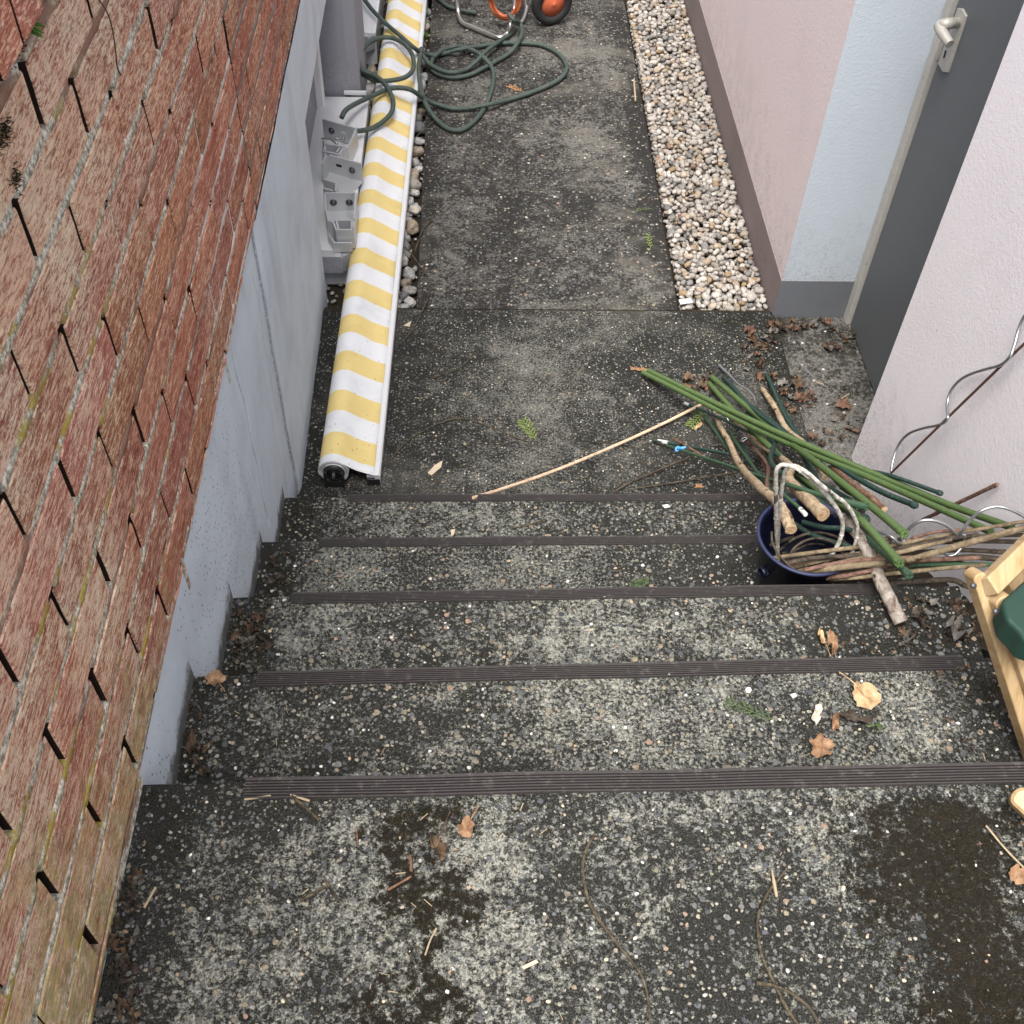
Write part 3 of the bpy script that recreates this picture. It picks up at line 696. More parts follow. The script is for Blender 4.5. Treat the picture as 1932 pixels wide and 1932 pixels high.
mb.box((-.98, -1.6, -.07), (-.60, YO - .003, .80)); mb.box((-.98, YO - .003, ZO + .003), (-.60, 6.5, .80)); mb.box((-.98, YO, -.07), (-.80, 6.5, ZO))
mb.build('painted_base', MAT['base'], wall, col=True)
# basement window in the recess
win = empty('basement_window', (-.70, 3.5, .3), 'white framed basement window sunk behind the painted wall base', 'window')
mb = MB()
for (a, b) in (((-.62, 2.97, .0), (-.57, 3.02, .56)), ((-.62, 3.95, .0), (-.57, 4.0, .56)), ((-.62, 3.02, .0), (-.57, 3.95, .05)), ((-.62, 3.02, .51), (-.57, 3.95, .56)), ((-.615, 3.44, .05), (-.575, 3.49, .51))): mb.box(a, b)
mb.build('frame', MAT['whitewin'], win, bevel=.004)
mb = MB(); mb.box((-.603, 3.02, .05), (-.597, 3.95, .51)); mb.build('pane', MAT['glass'], win)
# grey pier
mb = MB(); z0 = -.06
poly = [(-.80, 4.05, z0), (-.478, 4.05, z0), (-.440, 4.085, z0), (-.440, 4.40, z0), (-.80, 4.40, z0)]
prism(mb, poly, (0, 0, 2.2)); pr = mb.build('grey_pier', MAT['pier'], bevel=.003)
tag(pr, 'smooth grey painted pier standing at the foot of the brick wall by the hose', 'pillar')
mb = MB(); mb.box((-.50, 4.03, .098), (-.415, 4.046, .108)); tag(mb.build('white_trim', MAT['alubar']), 'thin white strip lying at the foot of the grey pier', 'trim')

# ------------------------------------------------------------------ house on the right
house = empty('house', (1.3, 3, 0), 'rendered house wall in pink, white and blue-grey with a dark door, right of the path', 'house')
mb = MB(); mb.box((.990, 2.836, .137), (1.8, 9.5, 2.6)); 
o = mb.build('pink_wall', MAT['pink'], house)
o.data.materials.append(MAT['blue'])
for p in o.data.polygons:
    if p.normal.y < -.9: p.material_index = 1
mb = MB(); mb.box((.9885, 2.8345, -.07), (1.8, 9.5, .137)); o = mb.build('plinth', MAT['plinth'], house); o.data.materials.append(MAT['plinthblue'])
for p in o.data.polygons:
    if p.normal.y < -.9: p.material_index = 1
mb = MB(); mb.box((1.109, -1.8, -.07), (1.75, 2.200, 2.6)); mb.box((1.112, 2.2, 2.05), (1.75, 2.834, 2.6)); mb.build('white_wall', MAT['white'], house, bevel=.004)
mb = MB(); mb.box((1.2245, 2.795, -.006), (1.30, 2.8335, 2.05)); mb.box((1.2345, 2.201, 2.0), (1.30, 2.795, 2.05)); mb.build('door_frame', MAT['frame'], house, bevel=.002)
mb = MB(); mb.box((1.236, 2.15, .004), (1.29, 2.786, 1.998)); door = mb.build('door', MAT['door'], house, bevel=.002)
mb = MB(); mb.box((1.27, 2.12, .0), (1.32, 2.80, 2.0)); mb.build('door_rebate', MAT['cavity'], house)
# lever handle on a long tapered back plate
hb = MB(); xx = 1.236
def hp(u, v, d=0): q = atx(2700 * .63889 + u * .15528 * .63889, v * .15528 * .63889, xx - d); return q
pl = [hp(820,150,.006), hp(900,165,.006), hp(970,300,.006), hp(620,1380,.006), hp(535,1370,.006), hp(445,1210,.006), hp(700,480,.006)]
prism(hb, pl, (.009, 0, 0)); 
hb.build('back_plate', MAT['handle'], door, bevel=.0015)
hb = MB()
c0 = hp(790, 420, .008); c1 = hp(800, 420, .055)
neck = [hp(820, 430, .006), hp(640, 450, .05), hp(480, 470, .065)]
lv = [hp(470, 470, .066), hp(520, 600, .064), hp(680, 840, .052)]
sweep(hb, [neck[0], neck[1], neck[2]], [.013, .014, .013], 12, 5); sweep(hb, lv, [.0135, .0135, .013, .011], 12, 5)
hb.build('lever', MAT['handle'], door)
hb = MB(); a = hp(600, 960, .0075); b = hp(560, 1100, .0075); sweep(hb, [a, b], .0022, 8, 2); hb.build('keyhole', MAT['black'], door)

# ------------------------------------------------------------------ striped awning roll
A0 = Vector((-.383, 2.078, 0)); A1 = Vector((-.322, 5.6, 0)); AW_HEM = 2.098
AD = (A1 - A0).normalized(); AR = Vector((AD.y, -AD.x, 0))
awn = empty('awning', A0, 'long rolled-up awning with yellow and white striped fabric lying beside the path', 'awning')
MAT['awning'] = awningfabric(2.108, .1716)
RAD = .043; n = 150; mb = MB(); vs = []; fs = []
def aw(u, s, z): return A0 + AD * s + AR * u + Vector((0, 0, z))
prof = []
for k in range(15):
    a = math.radians(200 - k * (200 - 68) / 14); prof.append((math.cos(a) * RAD, .05 + math.sin(a) * RAD))
pe = prof[-1]
for k in range(1, 9):
    t_ = k / 8; prof.append((pe[0] + (.108 - pe[0]) * t_, pe[1] + (.037 - pe[1]) * t_ - .003 * math.sin(math.pi * t_)))
prof.append((.112, .030))
Lw = (A1 - A0).length
for i in range(n + 1):
    s = Lw * i / n
    for k, (u, z) in enumerate(prof):
        w = .0018 * mn.noise(Vector((s * 5, k * .25, 0))) + .0012 * mn.noise(Vector((s * 30, k * .5, 4)))
        vs.append(aw(u + w * .5, s, z + w * (1.6 if k > 12 else .8)))
m = len(prof)
for i in range(n):
    for k in range(m - 1): a = i * m + k; fs.append((a, a + m, a + m + 1, a + 1))
mb.add(vs, fs, None, True); mb.build('fabric', MAT['awning'], awn, solid=.0014)
mb = MB()
for r_, a_, b_ in ((.0405, .004, Lw),):
    lathe(mb, aw(0, a_, .05), [(.024, 0), (r_, 0), (r_, b_)], 36, AD)
lathe(mb, aw(0, -.001, .05), [(.040, 0), (.040, .01), (.037, .01), (.037, 0), (.040, 0)], 36, AD)
lathe(mb, aw(0, -.004, .05), [(.034, 0), (.034, .012), (.031, .012), (.031, 0), (.034, 0)], 36, AD)
mb.build('roller_tube', MAT['alubar'], awn)
mb = MB(); lathe(mb, aw(0, -.006, .05), [(0, 0), (.029, 0), (.029, .01)], 32, AD); lathe(mb, aw(0, -.010, .05), [(.012, 0), (.012, .006)], 20, AD)
lathe(mb, aw(0, -.009, .05), [(.022, 0), (.022, .004), (.0195, .004), (.0195, 0), (.022, 0)], 30, AD)
mb2 = MB()
for sgn in (-1, 1):
    p = aw(.0235 * sgn, -.016, .004); prism(mb, [p + AR * -.004, p + AR * .004, p + AR * .004 + Vector((0,0,.056)), p + AR * -.004 + Vector((0,0,.056))], AD * .016)
prism(mb, [aw(-.027, -.012, .003), aw(.027, -.012, .003), aw(.027, -.012, .022), aw(-.027, -.012, .022)], AD * .012)
mb.build('end_bearing', MAT['black'], awn)
mb = MB(); bar(mb, aw(0, -.018, .05), aw(0, 0, .05), .007, .011); mb.build('drive_pin', MAT['steel'], awn)
mb = MB()
prism(mb, [aw(.110, 0, .006), aw(.1245, 0, .006), aw(.1265, 0, .012), aw(.1265, 0, .036), aw(.122, 0, .041), aw(.110, 0, .041)], AD * Lw)
prism(mb, [aw(.088, .006, .020), aw(.109, .006, .020), aw(.109, .006, .033), aw(.088, .006, .033)], AD * (Lw - .006))
mb.build('front_bar', MAT['alubar'], awn, bevel=.0012)
mb = MB(); prism(mb, [aw(.089, -.003, .004), aw(.125, -.003, .004), aw(.125, -.003, .022), aw(.122, -.003, .0255), aw(.089, -.003, .0255)], AD * .008)
mb.build('end_cap', MAT['black'], awn, bevel=.0015)

# aluminium housings left of the roll, with wall brackets
def housing(y0, y1, xr, xl, label):
    h = empty('aluminium_housing', (xr, y0, 0), label, 'awning part', None)
    mb = MB(); prism(mb, [(xl, y0, -.05), (xr - .004, y0, -.05), (xr, y0, -.046), (xr, y0, .086), (xr - .006, y0, .09), (xl, y0, .09)], (0, y1 - y0, 0)); mb.build('body', MAT['alubar'], h, bevel=.0015)
    mb = MB(); prism(mb, [(xl, y0 - .03, .02), (xr - .03, y0 - .03, .02), (xr - .004, y0 - .004, .02), (xr - .004, y0 - .001, .02), (xl, y0 - .001, .02)], (0, 0, .062)); mb.build('end_cap', MAT['pier'], h, bevel=.001)
    mb = MB(); mb.box((xl, y0 - .0305, .0825), (xr - .032, y0 - .006, .0865)); mb.build('cap_rim', MAT['alu'], h)
    return h
housing(3.040, 4.030, -.404, -.60, 'white aluminium awning housing lying by the wall with three brackets on top')
housing(4.56, 5.9, -.409, -.60, 'white aluminium housing end lying beyond the grey pier')
def rim(mb, pts, z0, z1, th=.0065, closed=False):
    P = [Vector((p[0], p[1], 0)) for p in pts]; n = len(P)
    L = []; Rr = []
    for i in range(n):
        a = P[i] - P[i - 1] if i else P[1] - P[0]; b = P[i + 1] - P[i] if i < n - 1 else P[i] - P[i - 1]
        t = (a.normalized() + b.normalized()).normalized(); q = Vector((-t.y, t.x, 0)); c = max(.5, q.dot(Vector((-b.normalized().y, b.normalized().x, 0))))
        L.append(P[i] + q * th / 2 / c); Rr.append(P[i] - q * th / 2 / c)
    for i in range(n - 1):
        prism(mb, [L[i] + Vector((0,0,z0)), Rr[i] + Vector((0,0,z0)), Rr[i+1] + Vector((0,0,z0)), L[i+1] + Vector((0,0,z0))], (0, 0, z1 - z0))
def BR(x, y, z=.165): return at((940 + x / 4.025) * .63889, (300 + y / 4.025) * .63889, z)
def bracket(rims, plate, bolts, slots, label, zt=.165, zb=.093):
    c = BR(*plate[0]); b = empty('wall_bracket', (c.x, c.y, zb), label, 'bracket', 'aluminium awning brackets')
    mb = MB()
    for r_ in rims: rim(mb, [BR(*p) for p in r_], zb, zt)
    p0, p1 = BR(*plate[0]), BR(*plate[1]); rim(mb, [p0, p1], zb, zt, .006)
    fl = [p for r_ in rims for p in r_] + [plate[1]]; P2 = sorted(set((BR(*p).x, BR(*p).y) for p in fl)); hull = []
    for seq in (P2, P2[::-1]):
        h_ = []
        for p in seq:
            while len(h_) > 1 and (h_[-1][0]-h_[-2][0])*(p[1]-h_[-2][1]) - (h_[-1][1]-h_[-2][1])*(p[0]-h_[-2][0]) <= 0: h_.pop()
            h_.append(p)
        hull += h_[:-1]
    prism(mb, [(x, y, zb - .0015) for x, y in hull], (0, 0, .003))
    mb.build('casting', MAT['alu'], b)
    d = (p1 - p0).normalized(); nn = Vector((d.y, -d.x, 0)); 
    if nn.y > 0: nn = -nn
    for t_ in bolts:
        m_ = MB(); c = p0.lerp(p1, t_) + nn * .003; c.z = (zt + zb) / 2
        lathe(m_, c, [(0, .002), (.012, .002), (.0125, 0)], 24, nn); lathe(m_, c, [(0, .0095), (.0065, .0095), (.0078, .008), (.0078, 0)], 6, nn)
        m_.build('bolt', MAT['bolt'], b)
    for t_ in slots:
        m_ = MB(); c = p0.lerp(p1, t_) + nn * .0034; c.z = (zt + zb) / 2 + .004
        bar(m_, c - d * .011, c + d * .011, .0008, .010); m_.build('slot', MAT['alubar'] if t_ > .5 else MAT['cavity'], b, bevel=.0003)
bracket([[(450,310),(405,430),(350,545),(290,555),(250,615),(225,620),(40,580)], [(90,500),(330,535)], [(255,545),(215,600)]], ((50,205),(450,315)), (.26,), (.62,), 'farthest aluminium wall bracket, tilted, with loose screws beside it')
bracket([[(45,750),(95,625),(130,628)], [(60,920),(215,965),(205,1060)], [(60,1025),(170,1055)]], ((100,622),(515,735)), (.72,), (.34,), 'middle aluminium wall bracket with a single bolt at its right end')
bracket([[(78,1085),(95,1290),(120,1410),(175,1425),(215,1520),(415,1520)], [(175,1410),(430,1405)], [(215,1420),(240,1510)], [(400,1410),(398,1515)], [(445,1085),(425,1400),(415,1520)]], ((70,1085),(448,1083)), (.26, .76), (), 'nearest aluminium wall bracket with two bolts, by the housing end')
c = BR(250, 1640, .10); mb = MB(); rim(mb, [BR(120,1580,.12), BR(190,1690,.12), BR(400,1690,.12)], .091, .125); tag(mb.build('angle_plate', MAT['alu']), 'low curved aluminium plate in front of the nearest bracket', 'bracket')
for i, (p, q) in enumerate((((35,440),(225,445)), ((60,470),(65,570)), ((155,455),(215,500)), ((265,450),(300,440)))):
    mb = MB(); a, b = BR(*p, z=.115), BR(*q, z=.12); sweep(mb, [a, b], .0032, 8, 2); d = (b - a).normalized(); lathe(mb, b, [(0, .004), (.006, .004), (.006, 0)], 6, d)
    tag(mb.build('screw', MAT['steel']), ('long grey screw lying across the farthest bracket', 'short grey screw upright in the far bracket corner', 'grey screw resting diagonally in the farthest bracket', 'stubby screw under the slot of the farthest bracket')[i], 'screw')

# ------------------------------------------------------------------ garden hose
def hz(x, y):                                   # resting height under a point of the reel view
    if x < -40: return .175
    if x < 170: return .125
    if x < 470: return .108
    if x < 560: return .085
    if x < 640: return .035
    return .012
def hpts(lst, lift=None):
    out = []
    for k, p in enumerate(lst):
        z = p[2] if len(p) > 2 else hz(p[0], p[1]); out.append(R_(p[0], p[1], z))
    return out
A_ = [(60,-260,.2),(50,0,.17),(28,200,.15),(28,400,.135),(60,530,.13),(110,600,.12),(200,650,.115),(300,660,.112),(430,640,.112),(500,600,.11),(530,530,.105),(510,430,.11),(440,350,.115),(350,310,.118),(250,310,.12),(150,360,.12),(90,440,.14),(85,500,.155),(110,570,.148),(200,610,.138),(270,660,.132),(330,740,.128),(362,830,.118),(345,920,.115),(280,990,.115),(200,1040,.115),(120,1062,.12),(60,1068,.13)]
B_ = [(-20,-200,.13),(130,0,.13),(200,90,.125),(300,190,.12),(430,300,.118),(520,380,.095),(580,425,.05),(640,445,.02),(720,445,.014),(800,430,.012),(920,400,.030),(1050,380,.012),(1200,355,.012),(1300,350,.012),(1450,352,.010),(1580,370,.010),(1700,430,.010),(1772,520,.010),(1760,600,.010),(1680,670,.010),(1500,750,.010),(1300,815,.010),(1150,850,.026),(1000,880,.012),(850,885,.012),(750,860,.014),(660,830,.030),(580,780,.07),(500,730,.11),(400,715,.118),(300,735,.118),(150,800,.125),(30,860,.15),(-30,905,.17),(-60,960,.16)]
C_ = [(593,395,.055),(578,480,.045),(570,560,.045),(585,700,.045),(630,850,.048),(700,960,.014),(790,1040,.010),(880,1065,.010),(960,1040,.010),(1050,960,.010),(1120,850,.011),(1165,730,.010),(1180,620,.010),(1160,540,.016),(1100,470,.034),(1030,420,.030),(950,390,.022),(870,380,.012),(790,400,.012),(720,440,.030),(680,490,.012),(672,550,.014),(720,600,.010),(820,630,.010),(900,630,.010),(1000,605,.010),(1100,555,.012),(1200,500,.010),(1300,440,.010),(1370,360,.030),(1410,280,.03),(1405,210,.035),(1380,180,.05),(1345,165,.08),(1300,110,.10)]
D_ = [(560,400,.06),(600,450,.04),(650,515,.03),(720,560,.030),(800,588,.030),(880,590,.028),(960,565,.012),(1050,490,.030),(1130,410,.034),(1230,335,.030),(1300,290,.012),(1360,240,.012)]
for i, (L, lab) in enumerate(((A_, 'dark green hose strand looping over the awning into the far bracket'), (B_, 'long dark green hose crossing the awning and making the widest loop on the path'),
                 (C_, 'dark green hose making the narrow lower loop on the path up to the reel'), (D_, 'short dark green hose length running from the awning to the foot of the reel'))):
    mb = MB(); sweep(mb, hpts(L), .0092, 12, 8); tag(mb.build('garden_hose', MAT['hose']), lab, 'hose', 'dark green garden hose lengths')
mb = MB(); sweep(mb, hpts([(560,-160,.012),(700,-40,.012),(800,45,.012),(870,70,.012),(950,90,.012),(1040,105,.012)]), .0085, 12, 6); tag(mb.build('garden_hose', MAT['hose']), 'dark green hose piece passing behind the chrome foot of the reel', 'hose', 'dark green garden hose lengths')

# ------------------------------------------------------------------ hose reel trolley at the top
rc = R_(1180, 0, 0); reel = empty('hose_reel', (rc.x, rc.y, 0), 'wheeled hose reel with chrome tube frame, orange hose and orange-hubbed wheels', 'hose reel')
mb = MB(); gz = lambda x, y, z: R_(x, y, z)
p1 = gz(888, 60, .04); p2 = gz(1350, 30, .10)
sweep(mb, [p1 + Vector((0, .10, .42)), p1 + Vector((0, .03, .12)), gz(890, 80, .03), gz(920, 180, .012), gz(1000, 220, .012), gz(1100, 262, .012), gz(1200, 300, .012), gz(1245, 303, .013), gz(1290, 270, .02), gz(1322, 180, .06), p2, p2 + Vector((0, .06, .30))], .0098, 12, 6)
p3 = gz(1440, 0, .05); sweep(mb, [p3 + Vector((-.02, .12, .35)), p3, gz(1450, 60, .03), gz(1425, 150, .015), gz(1400, 190, .012)], .008, 10, 6)
mb.build('frame', MAT['chrome'], reel)
mb = MB(); cx, cy, cz = rc.x + .0, rc.y + .20, .235
lathe(mb, (cx - .12, cy, cz), [(.06, 0), (.06, .24)], 32, (1, 0, 0))
for s in (-.13, .12): lathe(mb, (cx + s, cy, cz), [(0, 0), (.155, 0), (.16, .004), (.155, .01), (0, .01)], 40, (1, 0, 0))
mb.build('drum', MAT['orangep'], reel)
for rr_, sx in ((.10, -.08), (.11, -.03), (.105, .03), (.112, .08)):
    mb = MB(); sweep(mb, [(cx + sx + .01 * math.sin(a), cy + rr_ * math.cos(a), cz + rr_ * math.sin(a)) for a in [k * 2 * math.pi / 24 for k in range(25)]], .0085, 10, 2, cap=False); mb.build('wound_hose', MAT['hose'], reel)
mb = MB(); sweep(mb, [gz(1130, -90, .16), gz(1148, 0, .10), gz(1160, 60, .07), gz(1200, 120, .045), gz(1262, 152, .035), gz(1330, 135, .05), gz(1378, 80, .08), gz(1400, 0, .12), gz(1400, -80, .17)], .0075, 10, 6)
sweep(mb, [gz(1140, -90, .18), gz(1168, 0, .12), gz(1180, 50, .09), gz(1215, 100, .065), gz(1262, 132, .055), gz(1320, 118, .07), gz(1360, 70, .10), gz(1380, 0, .14), gz(1380, -80, .19)], .0075, 10, 6)
mb.build('orange_hose_loop', MAT['orange'], reel)
mb = MB(); c = gz(1375, 8, .06); lathe(mb, c + Vector((-.022, 0, .02)), [(0, 0), (.022, 0), (.022, .045), (0, .045)], 24, (1, 0, 0)); mb.build('coupling', MAT['bluebin'], reel)
WA = Vector((.38, -.925, 0))
for sx in (R_(1655, 20, .09).x, R_(1655, 20, .09).x - .52):
    c = Vector((sx, R_(1655, 20, .095).y + .0, .095))
    if sx < .1: c.y += .25
    mb = MB(); lathe(mb, c - WA * .021, [(.058, .0), (.086, .001), (.094, .008), (.095, .021), (.094, .034), (.086, .041), (.058, .042), (.058, .0)], 48, WA); w = mb.build('wheel', MAT['tyre'], reel)
    mb = MB(); lathe(mb, c - WA * .019, [(0, -.006), (.02, -.006), (.024, .004), (.057, .006), (.057, .032), (.024, .036), (0, .047)], 36, WA); mb.build('hub', MAT['orangep'], w)
mb = MB(); a = Vector((R_(1655, 20, .09).x, R_(1655, 20, .095).y, .095)); sweep(mb, [a, a + Vector((-.52, .25, 0))], .006, 8, 2); mb.build('axle', MAT['chrome'], reel)

# ------------------------------------------------------------------ bucket
BC = Vector((.697, 1.440, 2 * H + .003)); RB, RT, HB = .066, .0975, .205
bk = empty('bucket', BC, 'small dark blue plastic bucket full of canes on the stair tread', 'bucket')
mb = MB(); lathe(mb, BC, [(0, 0), (RB, 0), (RB + .001, .004), (RT - .002, HB - .012), (RT + .004, HB - .008), (RT + .0055, HB - .002), (RT + .003, HB + .001), (RT - .0015, HB - .002), (RT - .004, HB - .014), (RB - .003, .006), (0, .006)], 64); mb.build('body', MAT['bluep'], bk)
mb = MB(); sweep(mb, [(BC.x + (RT + .004) * math.cos(a), BC.y + (RT + .004) * math.sin(a), BC.z + HB - .001) for a in [k * 2 * math.pi / 48 for k in range(49)]], .0036, 8, 1, cap=False); mb.build('rim', MAT['bluerim'], bk)
e0 = G_(195, 1315, .475); mb = MB(); dv = (Vector((BC.x, BC.y, e0.z)) - e0).normalized(); e0 = e0 - dv * .004
lathe(mb, e0, [(.0095, 0), (.012, 0), (.0125, .004), (.0125, .03), (.0095, .03), (.0095, 0)], 24, dv); mb.build('handle_boss', MAT['bluep'], bk)
e1 = BC + Vector((-e0.x + BC.x, -(e0.y - BC.y), e0.z - BC.z)); mb = MB(); lathe(mb, e1, [(.0095, 0), (.012, 0), (.0125, .004), (.0125, .012), (.0095, .012), (.0095, 0)], 24, -dv); mb.build('handle_boss', MAT['bluep'], bk)

# ------------------------------------------------------------------ stakes, canes and sticks
def stick(name, pts, r, m, label, cat, group=None, rough=0, seg=12, n=6, capm=None, nodes=0, seed=0, extra=None):
    mb = MB(); ms = [MAT[m]] + ([MAT[capm]] if capm else [])
    P = sweep(mb, pts, r, seg, n, rough=rough, capmi=1 if capm else None, seed=seed)
    if nodes:
        L = sum((P[i+1] - P[i]).length for i in range(len(P) - 1)); acc = 0; nxt = nodes * .5; rr = r if not isinstance(r, (list, tuple)) else r[0]
        for i in range(len(P) - 1):
            d = (P[i+1] - P[i]); l = d.length
            while acc + l > nxt:
                c = P[i] + d * ((nxt - acc) / l); dn = d.normalized()
                lathe(mb, c - dn * rr * .5, [(rr * .95, 0), (rr * 1.22, rr * .35), (rr * 1.22, rr * .6), (rr * .95, rr)], seg, dn); nxt += nodes
            acc += l
    if extra: extra(mb, P)
    o = mb.build(name, ms); return tag(o, label, cat, group)
GS = 'green plant stakes in the heap'; CN = 'bamboo canes leaning out of the bucket'
def crown(rad):
    def f(mb, P):
        d = (P[-1] - P[-2]).normalized(); c = P[-1]
        lathe(mb, c - d * .020, [(rad * .98, 0), (rad * 1.14, .002), (rad * 1.14, .014), (rad, .016)], 20, d)
        u = Vector((0, 0, 1)) - d * d.z; u.normalize(); w = d.cross(u)
        for k in range(4):
            a = math.radians(45 + 90 * k); q = (u * math.cos(a) + w * math.sin(a)); s = d.cross(q)
            prism(mb, [c - d * .006 + q * rad * .35 - s * rad * .55, c - d * .006 + q * rad * 1.12 - s * rad * .5, c - d * .006 + q * rad * 1.12 + s * rad * .5, c - d * .006 + q * rad * .35 + s * rad * .55], d * .011)
    return f
def knob(rad, L=.012):
    def f(mb, P):
        d = (P[-1] - P[-2]).normalized(); lathe(mb, P[-1] - d * L, [(rad, 0), (rad * 1.25, .003), (rad * 1.3, L), (rad * 1.0, L + rad * .7), (rad * .5, L + rad * 1.05), (0, L + rad * 1.15)], 20, d)
    return f
stick('plant_stake', [F_(250,172,.024), E_(800,482,.24), H_(350,1370,.47), H_(940,1590,.625)], .0078, 'green', 'upper of the two longest bright green stakes, pointing to the white wall', 'plant stake', GS, seg=14, extra=None)
stick('plant_stake', [F_(190,195,.020), E_(760,492,.21), H_(0,1265,.405), H_(790,1620,.60)], .0078, 'green', 'lower of the two longest bright green stakes, pointing to the white wall', 'plant stake', GS, seg=14)
stick('plant_stake', [F_(975,245,.03), E_(850,515,.21), G_(900,130,.46), G_(1500,610,.60), G_(1810,870,.655)], .0082, 'green', 'bright green stake with a split crown tip, ending above the bucket rim', 'plant stake', GS, seg=16, extra=crown(.0082))
stick('plant_stake', [F_(945,320,.016), E_(690,460,.12), E_(980,730,.40), G_(1250,650,.60), G_(1760,1200,.68)], .0080, 'green', 'bright green stake whose crown tip hangs over the brown canes', 'plant stake', GS, seg=16, extra=crown(.0080))
stick('plant_stake', [F_(1500,900,.10), G_(900,520,.42), G_(1400,940,.58), G_(1870,1340,.65)], .0070, 'green3', 'shaded green stake just under the crown-tipped one, split end', 'plant stake', GS, seg=14, extra=crown(.0070))
stick('plant_stake', [F_(1115,255,.02), E_(760,425,.16), E_(1120,660,.34), H_(0,1330,.42), H_(245,1430,.49)], .0068, 'green2', 'dark green ribbed stake ending in front of the white wall', 'plant stake', GS, extra=knob(.0068))
stick('plant_stake', [F_(1600,215,.02), F_(1900,830,.10), E_(1100,720,.24), G_(1250,430,.36)], .0072, 'green2', 'steep dark green stake standing farthest right in the heap', 'plant stake', GS)
stick('plant_stake', [E_(1060,650,.20), H_(0,1200,.40), H_(430,1345,.50)], .0050, 'green2', 'thin dark green stake tip showing above the longest stake', 'plant stake', GS, extra=knob(.005))
stick('plant_stake', [F_(1290,480,.03), F_(1900,960,.19), G_(900,400,.46), G_(1370,710,.60)], .0072, 'green2', 'dark green stake with a round glassy green end cap', 'plant stake', GS, extra=knob(.0085))
o = stick('plant_stake', [F_(670,545,.012), F_(950,660,.05), F_(1420,885,.13), F_(1700,1050,.2)], .0040, 'green2', 'thin dark green stake with a pale tip beside the peach cane', 'plant stake', GS, seg=10)
mb = MB(); sweep(mb, [F_(664,542,.012), F_(715,565,.018)], .0046, 10, 2); mb.build('tip', MAT['label'], o)
stick('plant_stake', [F_(885,685,.02), F_(1020,870,.05), F_(1180,1105,.10)], .0045, 'green3', 'short thin green stake left of the pale crooked stick', 'plant stake', GS, seg=10)
o = stick('plant_stake', [F_(1170,860,.03), F_(1340,1120,.14), F_(1650,1530,.37), G_(400,400,.55), G_(620,580,.60), G_(680,640,.61)], .0042, 'green3', 'thin green stake crossing the crooked stick, white label on its end', 'plant stake', GS, seg=10)
mb = MB(); sweep(mb, [G_(630,590,.602), G_(692,655,.612)], .0049, 8, 2); mb.build('label_sleeve', MAT['label'], o)
o = stick('plant_stake', [F_(310,968,.012), F_(700,1035,.06), F_(1170,1125,.14)], .0046, 'green2', 'nearly black thin stake with a white label at its left end', 'plant stake', GS, seg=10)
mb = MB(); sweep(mb, [F_(360,975,.017), F_(475,995,.031)], .0056, 12, 2); mb.build('label_sleeve', MAT['label'], o)
o = stick('plant_stake', [F_(480,1035,.03), F_(620,1078,.07), F_(1250,1285,.24), F_(1700,1430,.38), G_(450,300,.54), G_(840,425,.60), G_(1150,510,.64), G_(1390,570,.66)], [.0042, .0042, .0042, .0048, .006, .0085], 'green3', 'long thin green stake with a bright blue tie, passing over the bent canes', 'plant stake', GS, seg=10, rough=.1)
mb = MB(); sweep(mb, [F_(560,1075,.062), F_(580,1045,.068), F_(620,1060,.072), F_(575,1090,.06), F_(560,1075,.062)], .0030, 8, 4); sweep(mb, [F_(590,1060,.07), F_(640,1055,.08), F_(675,1045,.08)], [.003, .0045, .003], 8, 4); mb.build('tie', MAT['bluetie'], o)
WS = 'wooden sticks in the heap'
stick('wooden_stick', [F_(1000,620,.02), F_(1060,790,.06), F_(1180,1000,.13), F_(1280,1230,.22), F_(1500,1480,.45), F_(1700,1650,.56), G_(440,620,.585), G_(530,835,.59)], [.0055,.0075,.0085,.0095,.0105,.0115,.0125], 'woodpale', 'crooked pale peeled stick with a broken end over the bucket', 'stick', WS, rough=.22, n=8, seg=16, capm='cutend')
stick('wooden_stick', [F_(1210,720,.02), F_(1500,1000,.13), F_(1850,1235,.37), G_(500,250,.48), G_(680,450,.57), G_(895,655,.60)], [.0060,.0070,.0085,.0110,.0135,.0152], 'woodpale', 'thick sawn stick with a round cut end above the bucket', 'stick', WS, rough=.14, n=8, seg=18, capm='cutend', seed=4)
stick('wooden_stick', [F_(1555,380,.02), F_(1690,590,.05), F_(1830,840,.09), E_(960,560,.15), E_(1040,700,.22)], [.0075,.0085,.0085,.0085], 'woodpale', 'brown rough stick between the two dark green stakes', 'stick', WS, rough=.2, n=8, seg=14, seed=9)
stick('wooden_stick', [G_(1130,680,.545), G_(1330,950,.575), G_(1460,1210,.565), G_(1570,1460,.555), G_(1690,1700,.540), G_(1780,1890,.527)], [.0110,.0120,.0135,.0130,.0138,.0140], 'woodgrey', 'thick grey-barked branch piece lying over the stair edge', 'stick', WS, rough=.16, n=10, seg=20, capm='cutend', seed=2)
stick('wooden_stick', [G_(1000,120,.30), G_(1270,340,.42), G_(1440,460,.47), G_(1590,595,.50)], .0072, 'woodbrown', 'reddish-brown stick with a hollow end before the white wall', 'stick', WS, rough=.2, seg=14, capm='cutend')
stick('wooden_stick', [at(1270,925-98,.05), at(1330,960-98,.1)], .003, 'woodbrown', 'small reddish twig under the bent canes', 'stick', WS)
PC = stick('cane', [at(893,939,.178), L_(1130,1125,.115), L_(1400,1030,.07), L_(1700,905,.035), L_(1930,800,.018), F_(870,550,.03)], .0046, 'peach', 'long curved peach-coloured cane lying across the landing', 'cane', rough=.08, n=8)
stick('cane', [F_(-220,1620,.008), F_(0,1472,.010), F_(400,1290,.018), F_(735,1152,.03)], .0028, 'canedark', 'thin dark cane left of the heap, end pointing down at the step', 'cane', 'thin dark canes on the landing')
